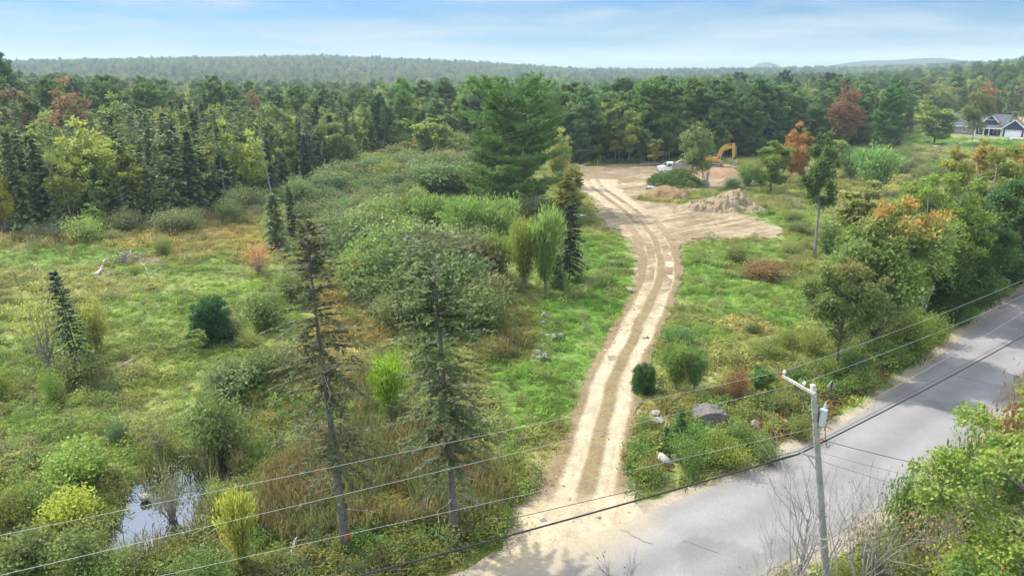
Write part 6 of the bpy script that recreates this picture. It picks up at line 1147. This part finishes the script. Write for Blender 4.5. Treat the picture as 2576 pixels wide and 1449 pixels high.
# ---- grass, reeds, ferns and weeds
def tuft(seed, n, h, w, lean, spread, curl=.6, head=None):
    rng = np.random.default_rng(seed); b = MB(); a = rng.uniform(0, 6.28, n); L = h * rng.uniform(.6, 1.15, n); base = np.stack([rng.normal(0, spread, n), rng.normal(0, spread, n), np.zeros(n)], 1)
    out = np.stack([np.cos(a) * .35 + lean, np.sin(a) * .35, np.zeros(n)], 1); side = unit(np.cross(out + 1e-3, np.array((0, 0, 1.0)))); side = unit(side + rvec(rng, n) * .5)
    p0 = base; p1 = base + out * L[:, None] * .35 + np.array((0, 0, .62)) * L[:, None]; p2 = base + out * L[:, None] * (.75 + curl * .5) + np.array((0, 0, 1.0 - curl * .42)) * L[:, None]; ww = w * rng.uniform(.6, 1.3, n)[:, None]
    V = np.stack([p0 - side * ww * .5, p0 + side * ww * .5, p1 + side * ww * .42, p1 - side * ww * .42, p2], 1).reshape(-1, 3); k = np.arange(n)[:, None] * 5; c = np.repeat(shade(rng, n, .28), 5, 0)
    b.add(V, (k + np.array([[0, 1, 2, 3]])), (k + np.array([[3, 2, 4]])), c)
    if head is not None:
        m = rng.random(n) < head[3]; b.cards(p2[m] - np.array((0, 0, .05)), np.tile(np.array((.1, 0, 1.)), (m.sum(), 1)), rvec(rng, m.sum()), head[0], head[1], np.array(head[2]))
    return b.mesh('tuft', M_GRASS)
def frond(seed, n, L):
    rng = np.random.default_rng(seed); b = MB()
    for i in range(n):
        a = rng.uniform(0, 6.28); l = L * rng.uniform(.7, 1.1); s = np.linspace(.1, 1, 9); q = np.stack([np.cos(a) * l * s * .75, np.sin(a) * l * s * .75, l * (.75 * s - .42 * s * s)], 1)
        for sg in (-1, 1): d = np.stack([np.cos(a + sg * 1.1) + 0 * s, np.sin(a + sg * 1.1) + 0 * s, -.15 + 0 * s], 1); b.cards(q, d, np.tile(np.array((0, 0, 1.)), (9, 1)) + rvec(rng, 9) * .25, l * .30 * (1.15 - s), l * .11, shade(rng, 9, .2) * rng.uniform(.8, 1.2))
    return b.mesh('fern', M_GRASS)
def weed(seed, n, h, r, leaf):
    rng = np.random.default_rng(seed); b = MB(); X = np.stack([rng.normal(0, r * .45, n), rng.normal(0, r * .45, n), h * rng.random(n) ** .8], 1); X[:, 2] *= np.exp(-(np.hypot(X[:, 0], X[:, 1]) / r) ** 2) * .8 + .3; b.cards(X, unit(rvec(rng, n) + np.array((0, 0, .5))), unit(rvec(rng, n) * .7 + np.array((0, 0, 1.))), leaf * rng.uniform(.6, 1.3, n), leaf * .5, shade(rng, n, .3)); return b.mesh('weed', M_GRASS)
GC = make_variants('grass_tuft', [(tuft(400 + i, 26, .50, .045, [.35, .55, .75, .2][i], .22, [.7, .9, 1.0, .4][i]), [M_GRASS]) for i in range(4)] + [(weed(410 + i, 70, .55, .45, .14), [M_GRASS]) for i in range(2)] + [(tuft(415, 12, 1.0, .032, .3, .25, .5, (.16, .05, (1.25, 1.15, .95), .6)), [M_GRASS])])
def visible(x, y, mg=420):
    dep = y * cP + CAM_H * sP; u = x / dep * FPX + 1288; v = 724.5 - (y * sP - CAM_H * cP) / dep * FPX; return (u > -mg) & (u < 2576 + mg) & (v < 1449 + 2 * mg)
def polar_pts(r0, r1, dens, seed):
    """points spread evenly over the picture's part of the land"""
    rng = np.random.default_rng(seed); out = []; r = r0
    while r < r1:
        rn = r * 1.06; area = math.radians(94) * (rn * rn - r * r) / 2; n = rng.poisson(area * dens(r)); az = np.radians(rng.uniform(-47, 47, n)); rr = np.sqrt(rng.uniform(r * r, rn * rn, n)); out.append(np.stack([rr * np.sin(az), rr * np.cos(az)], 1)); r = rn
    X = np.vstack(out); return X[visible(X[:, 0], X[:, 1])]
RK = np.array([q[:2] for q in ROCKS])
def clear_of_rocks(x, y):
    return ((np.abs(x[:, None] - RK[None, :, 0]) > .75) | (y[:, None] - RK[None, :, 1] > .5) | (y[:, None] - RK[None, :, 1] < -1.5)).all(1)
def bare_mask(x, y, ragged=.9):
    j = ragged * (fbm(x / .8, y / .8, 91, 2) - .5) * 2
    return (road_dist(x, y) > .9 + .7 * j) & (drive_dist(x, y) > .0 + .7 * j) & (sdist(CLEAR, x, y) < .6 * j) & (sdist(POND, x, y) < -.2) & clear_of_rocks(x, y)
def cover():
    rng = np.random.default_rng(6); X = polar_pts(20, 330, lambda r: np.interp(r, [20, 50, 90, 140, 200, 330], [7.5, 6.5, 3.6, 1.7, .55, .22]), 8); x, y = X[:, 0], X[:, 1]
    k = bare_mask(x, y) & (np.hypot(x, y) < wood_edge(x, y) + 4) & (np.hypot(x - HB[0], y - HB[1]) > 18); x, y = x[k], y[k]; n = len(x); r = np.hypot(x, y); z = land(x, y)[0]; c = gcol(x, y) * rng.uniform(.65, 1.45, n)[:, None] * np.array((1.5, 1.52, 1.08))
    lush = sstep(.0, .06, c[:, 1] - c[:, 0]); big = fbm(x / 2.2, y / 1.6, 92, 3); s = (.55 + .9 * sstep(.35, .7, big)) * rng.uniform(.75, 1.25, n) * np.interp(r, [20, 90, 200, 330], [.95, 1.15, 1.7, 2.2]) * (1 - .25 * lush); wd = rng.random(n) < .13
    s = s * np.interp(drive_dist(x, y), [0, 1.5], [.55, 1]); idx = np.where(wd, rng.integers(4, 6, n), rng.integers(0, 4, n)); dry = (rng.random(n) < .16 * sstep(.45, .65, fbm(x / 5, y / 4, 97, 3))) & (drive_dist(x, y) > 2); idx = np.where(dry, 6, idx); c = np.where(dry[:, None], np.array((.29, .26, .14)) * rng.uniform(.7, 1.3, n)[:, None], c); rz = rng.normal(.5, .7, n)
    scatter('grass', 'wind laid meadow grass and weeds around the driveway and the marsh', 'grass', np.stack([x, y, z - .03], 1), rz, np.stack([s * 1.15, s * 1.15, s * .85], 1), idx, c, GC)
cover()
RC = make_variants('reed_stand', [(tuft(420 + i, 16, 1.75, .05, .08, .25, .18, (.22, .05, (.95, .75, .55), .35)), [M_GRASS]) for i in range(3)])
def reeds():
    rng = np.random.default_rng(9); A = []
    for pts, st in (([(600, 1330), (690, 1190), (850, 1090), (1000, 1060), (1100, 1110), (1240, 1180), (1310, 1260), (1280, 1320), (1150, 1345), (900, 1350), (700, 1370)], .42), ([(455, 575), (560, 552), (650, 545), (655, 565), (560, 580), (460, 590)], .8), ([(60, 625), (160, 612), (200, 622), (120, 640)], .9), ([(880, 960), (960, 900), (940, 1030), (900, 1060)], .6), ([(1250, 880), (1310, 850), (1340, 880), (1280, 905)], .5), ([(495, 1320), (560, 1260), (600, 1300), (560, 1340)], .6)): A.append(scatter_pts(poly(pts), st, 19))
    X = np.vstack(A); x, y = X[:, 0], X[:, 1]; k = bare_mask(x, y) & (fbm(x / 3, y / 3, 93, 3) > .33); X = X[k]; W_ = scatter_pts(np.array([POND.min(0) - 1, (POND[:, 0].max() + 1, POND[:, 1].min() - 1), POND.max(0) + 1, (POND[:, 0].min() - 1, POND[:, 1].max() + 1)]), .32, 35); sw = sdist(POND, W_[:, 0], W_[:, 1]); W_ = W_[(sw > -.6) & (sw < 1.4) & (fbm(W_[:, 0] / 1.3, W_[:, 1] / 1.3, 99, 3) > .60 + .10 * sw)]; X = np.vstack([X, W_]); x, y = X[:, 0], X[:, 1]; n = len(x); z = np.maximum(land(x, y)[0], -.5); g = sstep(.35, .65, fbm(x / 2.5, y / 2.5, 94, 3))[:, None]; c = (np.array((.20, .165, .068)) * g + np.array((.155, .185, .065)) * (1 - g)) * rng.uniform(.8, 1.5, n)[:, None]; s = rng.uniform(.7, 1.1, n)
    scatter('reeds', 'brown and olive cattails in the wet ground between pond and driveway', 'cattails', np.stack([x, y, z - .05], 1), rng.uniform(0, 6.28, n), np.stack([s, s, s], 1), rng.integers(0, 3, n), c, RC)
reeds()
FC = make_variants('fern_plant', [(frond(430 + i, 9, .95), [M_GRASS]) for i in range(3)])
def ferns():
    rng = np.random.default_rng(10); A = [scatter_pts(poly(p), st, 23) for p, st in (([(1830, 1010), (1990, 985), (2100, 975), (2120, 1040), (2060, 1085), (1960, 1130), (1870, 1105), (1820, 1060)], .5), ([(1580, 1150), (1660, 1175), (1700, 1190), (1640, 1200), (1585, 1190)], .5), ([(1010, 1340), (1050, 1345), (1065, 1362), (1020, 1365)], .5), ([(2120, 960), (2230, 930), (2260, 950), (2140, 1020)], .6))]
    X = np.vstack(A); x, y = X[:, 0], X[:, 1]; k = road_dist(x, y) > 1.3; x, y = x[k], y[k]; n = len(x); z = land(x, y)[0]; q = fbm(x / 1.6, y / 1.6, 95, 3)[:, None]; c = np.where(q > .56, np.array((.20, .20, .06)), np.where(q > .43, np.array((.24, .115, .05)), np.array((.13, .065, .04)))) * rng.uniform(.75, 1.3, n)[:, None]; s = rng.uniform(.7, 1.2, n)
    scatter('ferns', 'brown and rusty ferns on the bank around the road sign', 'ferns', np.stack([x, y, z], 1), rng.uniform(0, 6.28, n), np.stack([s, s, s], 1), rng.integers(0, 3, n), c, FC)
ferns()
WC = make_variants('weed_plant', [(weed(440 + i, 130, [.7, 1.0, .8][i], [.6, .55, .75][i], .15), [M_GRASS]) for i in range(3)])
def weeds():
    rng = np.random.default_rng(12); A = []
    # the bushy strip along the road, the pond's banks, and here and there in the meadows
    R_ = resample(ROAD_L, .35); T = np.gradient(R_, axis=0); T /= np.linalg.norm(T, axis=1, keepdims=True); Nn = np.stack([-T[:, 1], T[:, 0]], 1)
    for k in range(7): A.append(R_ + Nn * rng.uniform(2.0, 5.5, len(R_))[:, None] + rng.normal(0, .3, R_.shape))
    for k in range(3): A.append(R_ - Nn * rng.uniform(8.2, 13, len(R_))[:, None] + rng.normal(0, .3, R_.shape))
    A.append(scatter_pts(poly([(180, 1449), (240, 1280), (330, 1150), (480, 1110), (620, 1150), (600, 1300), (500, 1420), (420, 1500)]), .75, 27)); A.append(polar_pts(24, 190, lambda r: np.interp(r, [24, 60, 190], [.30, .16, .06]), 28)); A.append(scatter_pts(poly([(560, 1000), (720, 900), (860, 900), (960, 1000), (900, 1080), (700, 1180), (600, 1180)]), .8, 29)); A.append(scatter_pts(poly([(0, 900), (120, 860), (340, 1010), (330, 1120), (130, 1260), (0, 1260)]), 1.1, 30)); A.append(scatter_pts(poly([(640, 1330), (900, 1340), (1150, 1350), (1330, 1290), (1300, 1400), (1000, 1449), (600, 1449)]), .62, 31))
    A.append(scatter_pts(poly([(1600, 1060), (1750, 1010), (1830, 1010), (1870, 1110), (1960, 1140), (1800, 1210), (1600, 1230), (1580, 1130)]), .6, 32))
    X = np.vstack(A); x, y = X[:, 0], X[:, 1]; k = bare_mask(x, y) & visible(x, y) & (np.hypot(x, y) < wood_edge(x, y) + 2); x, y = x[k], y[k]; n = len(x); z = land(x, y)[0]; q = fbm(x / 2.4, y / 2.4, 96, 3) + rng.normal(0, .06, n)
    pal = np.array([(.085, .14, .045), (.12, .175, .05), (.15, .18, .06), (.17, .155, .06), (.11, .135, .07)]); ii = np.clip(((q - .3) / .4 * 5).astype(int), 0, 4); c = pal[ii] * np.array(WARM) * rng.uniform(.75, 1.25, n)[:, None]; s = rng.uniform(.6, 1.25, n) * np.interp(np.hypot(x, y), [25, 190], [1, 1.6])
    scatter('weeds', 'leafy green weeds along the road bank, the pond and the meadow tufts', 'weeds', np.stack([x, y, z - .03], 1), rng.uniform(0, 6.28, n), np.stack([s, s, s * .9], 1), rng.integers(0, 3, n), c, WC)
weeds()

def gravel():
    """loose stones and clods on the drive and the clearing"""
    bm = bmesh.new(); bmesh.ops.create_icosphere(bm, subdivisions=1, radius=1.0); rr = random.Random(2)
    for v in bm.verts: v.co *= rr.uniform(.7, 1.2)
    me = bpy.data.meshes.new('stone'); bm.to_mesh(me); bm.free(); m = mat('loose_stone', .95, .1, use_col=False, inst=True, rand=.25); me.materials.append(m); C = make_variants('loose_stone', [(me, [m])])
    rng = np.random.default_rng(14); X = polar_pts(24, 185, lambda r: np.interp(r, [24, 50, 100, 185], [5.0, 3.0, 1.2, .5]), 33); x, y = X[:, 0], X[:, 1]; dd = drive_dist(x, y); cd = sdist(CLEAR, x, y); nd = np.abs(dd) < .9
    k = (road_dist(x, y) > .1) & ((nd & (rng.random(len(x)) < .8)) | ((cd > -.5) & (dd > -.2)) | ((dd < 0) & (rng.random(len(x)) < .25))); x, y = x[k], y[k]; n = len(x); s = .038 * rng.lognormal(0, .5, n) * np.interp(np.hypot(x, y), [30, 180], [.8, 1.9]); c = np.array((.31, .25, .17)) * rng.uniform(.7, 1.35, n)[:, None]
    scatter('loose_stones', 'loose stones and clods strewn over the driveway and the clearing', 'stones', np.stack([x, y, .07 + s * .2], 1), rng.uniform(0, 6.28, n), np.stack([s, s * .8, s * .6], 1), np.zeros(n), c, C)
gravel()

MARKS = [(18, 520, 'yellow birch at the left edge'), (175, 520, 'leaning dead trunks'), (240, 560, 'bright round bush'), (322, 540, 'pale broken trunk'), (410, 630, 'root mound bush'), (560, 550, 'back cattails'), (600, 500, 'bright pine bush'), (690, 430, 'dead spreading larch'), (698, 560, 'thin grey green spruce'), (652, 670, 'rusty topped bush'), (965, 375, 'three spruce spires'), (1095, 350, 'yellow green tree'), (1022, 400, 'low olive maple'), (1000, 510, 'small thicket spruce'),
    (1085, 550, 'light green willow'), (1165, 570, 'pale willow clump'), (1240, 665, 'low bright willow'), (1250, 560, 'broad pale willow'), (1372, 640, 'tallest willow'), (1200, 790, 'large grey alder'), (860, 745, 'rusty grass patch'), (1030, 535, 'small light willow'), (1285, 360, 'huge pine'), (1432, 480, 'olive birch'), (1646, 380, 'small yellowish birch'), (1530, 390, 'bare back soil'), (1700, 400, 'dump truck'), (1820, 370, 'excavator'), (1937, 400, 'round green maple'), (1985, 380, 'orange red maple'),
    (2048, 440, 'bare trunked tree'), (2092, 390, 'bright green tree'), (2195, 430, 'willow thicket'), (2272, 325, 'lawn spruces'), (2350, 300, 'apple tree'), (2444, 280, 'tall forked tree'), (2530, 320, 'garage'), (2320, 620, 'white stemmed birch'), (2445, 530, 'golden birch'), (2385, 670, 'dark verge tree'), (2480, 590, 'very dark bend tree'), (205, 250, 'rusty red maple'), (95, 270, 'brownish red maple'), (445, 280, 'yellow topped maple'), (580, 280, 'yellow green ash'), (2092, 250, 'dull red maple'), (1905, 240, 'red topped maple'), (2198, 260, 'fresh green pine'), (330, 430, 'dark middle of the wood')][:-1]
NUMS = 'zero one two three four five six seven eight nine ten eleven twelve thirteen fourteen fifteen sixteen'.split(); ORDS = 'leftmost second third fourth fifth sixth seventh eighth ninth tenth eleventh twelfth thirteenth fourteenth fifteenth rightmost'.split()
def finish_labels():
    by = {}
    for o, base, p in PLACED:
        dep = depth(p); px = p[0] / dep * FPX + 1288; py = 724.5 - (p[1] * sP - (CAM_H - p[2]) * cP) / dep * FPX
        mk = min(MARKS, key=lambda m: (m[0] - px) ** 2 + (1.3 * (m[1] - py)) ** 2); side = 'left of' if px < mk[0] - 12 else ('right of' if px > mk[0] + 12 else 'close to')
        by.setdefault(f'{base} {side} the {mk[2]}', []).append((px, o))
    for lab, L in by.items():
        L.sort(key=lambda q: q[0]); n = len(L)
        for i, (px, o) in enumerate(L):
            if n == 1 or n > 16: o['label'] = lab
            else: w = 'leftmost' if i == 0 else ('rightmost' if i == n - 1 else ORDS[i] + ' from left'); o['label'] = f'{lab}, {w}'
            if len(o['label'].split()) > 16: o['label'] = o['label'].replace(' the ', ' ')
finish_labels()
# ---------------------------------------------------------------- hazy air
def haze():
    m = bpy.data.materials.new('haze'); m.use_nodes = True; nt = m.node_tree; nt.nodes.remove(nt.nodes['Principled BSDF']); v = nt.nodes.new('ShaderNodeVolumePrincipled'); v.inputs['Color'].default_value = (.74, .90, 1.0, 1); v.inputs['Density'].default_value = .00021; v.inputs['Anisotropy'].default_value = .0
    nt.links.new(v.outputs[0], nt.nodes['Material Output'].inputs['Volume']); b = MB(); b.box((0, 1500, 70), (9600, 9000, 145)); o = obj('haze', b.mesh('haze', m)); o['kind'] = 'stuff'; o['label'] = 'thin blue haze hanging over the woods and hills'; o['category'] = 'haze'
haze()
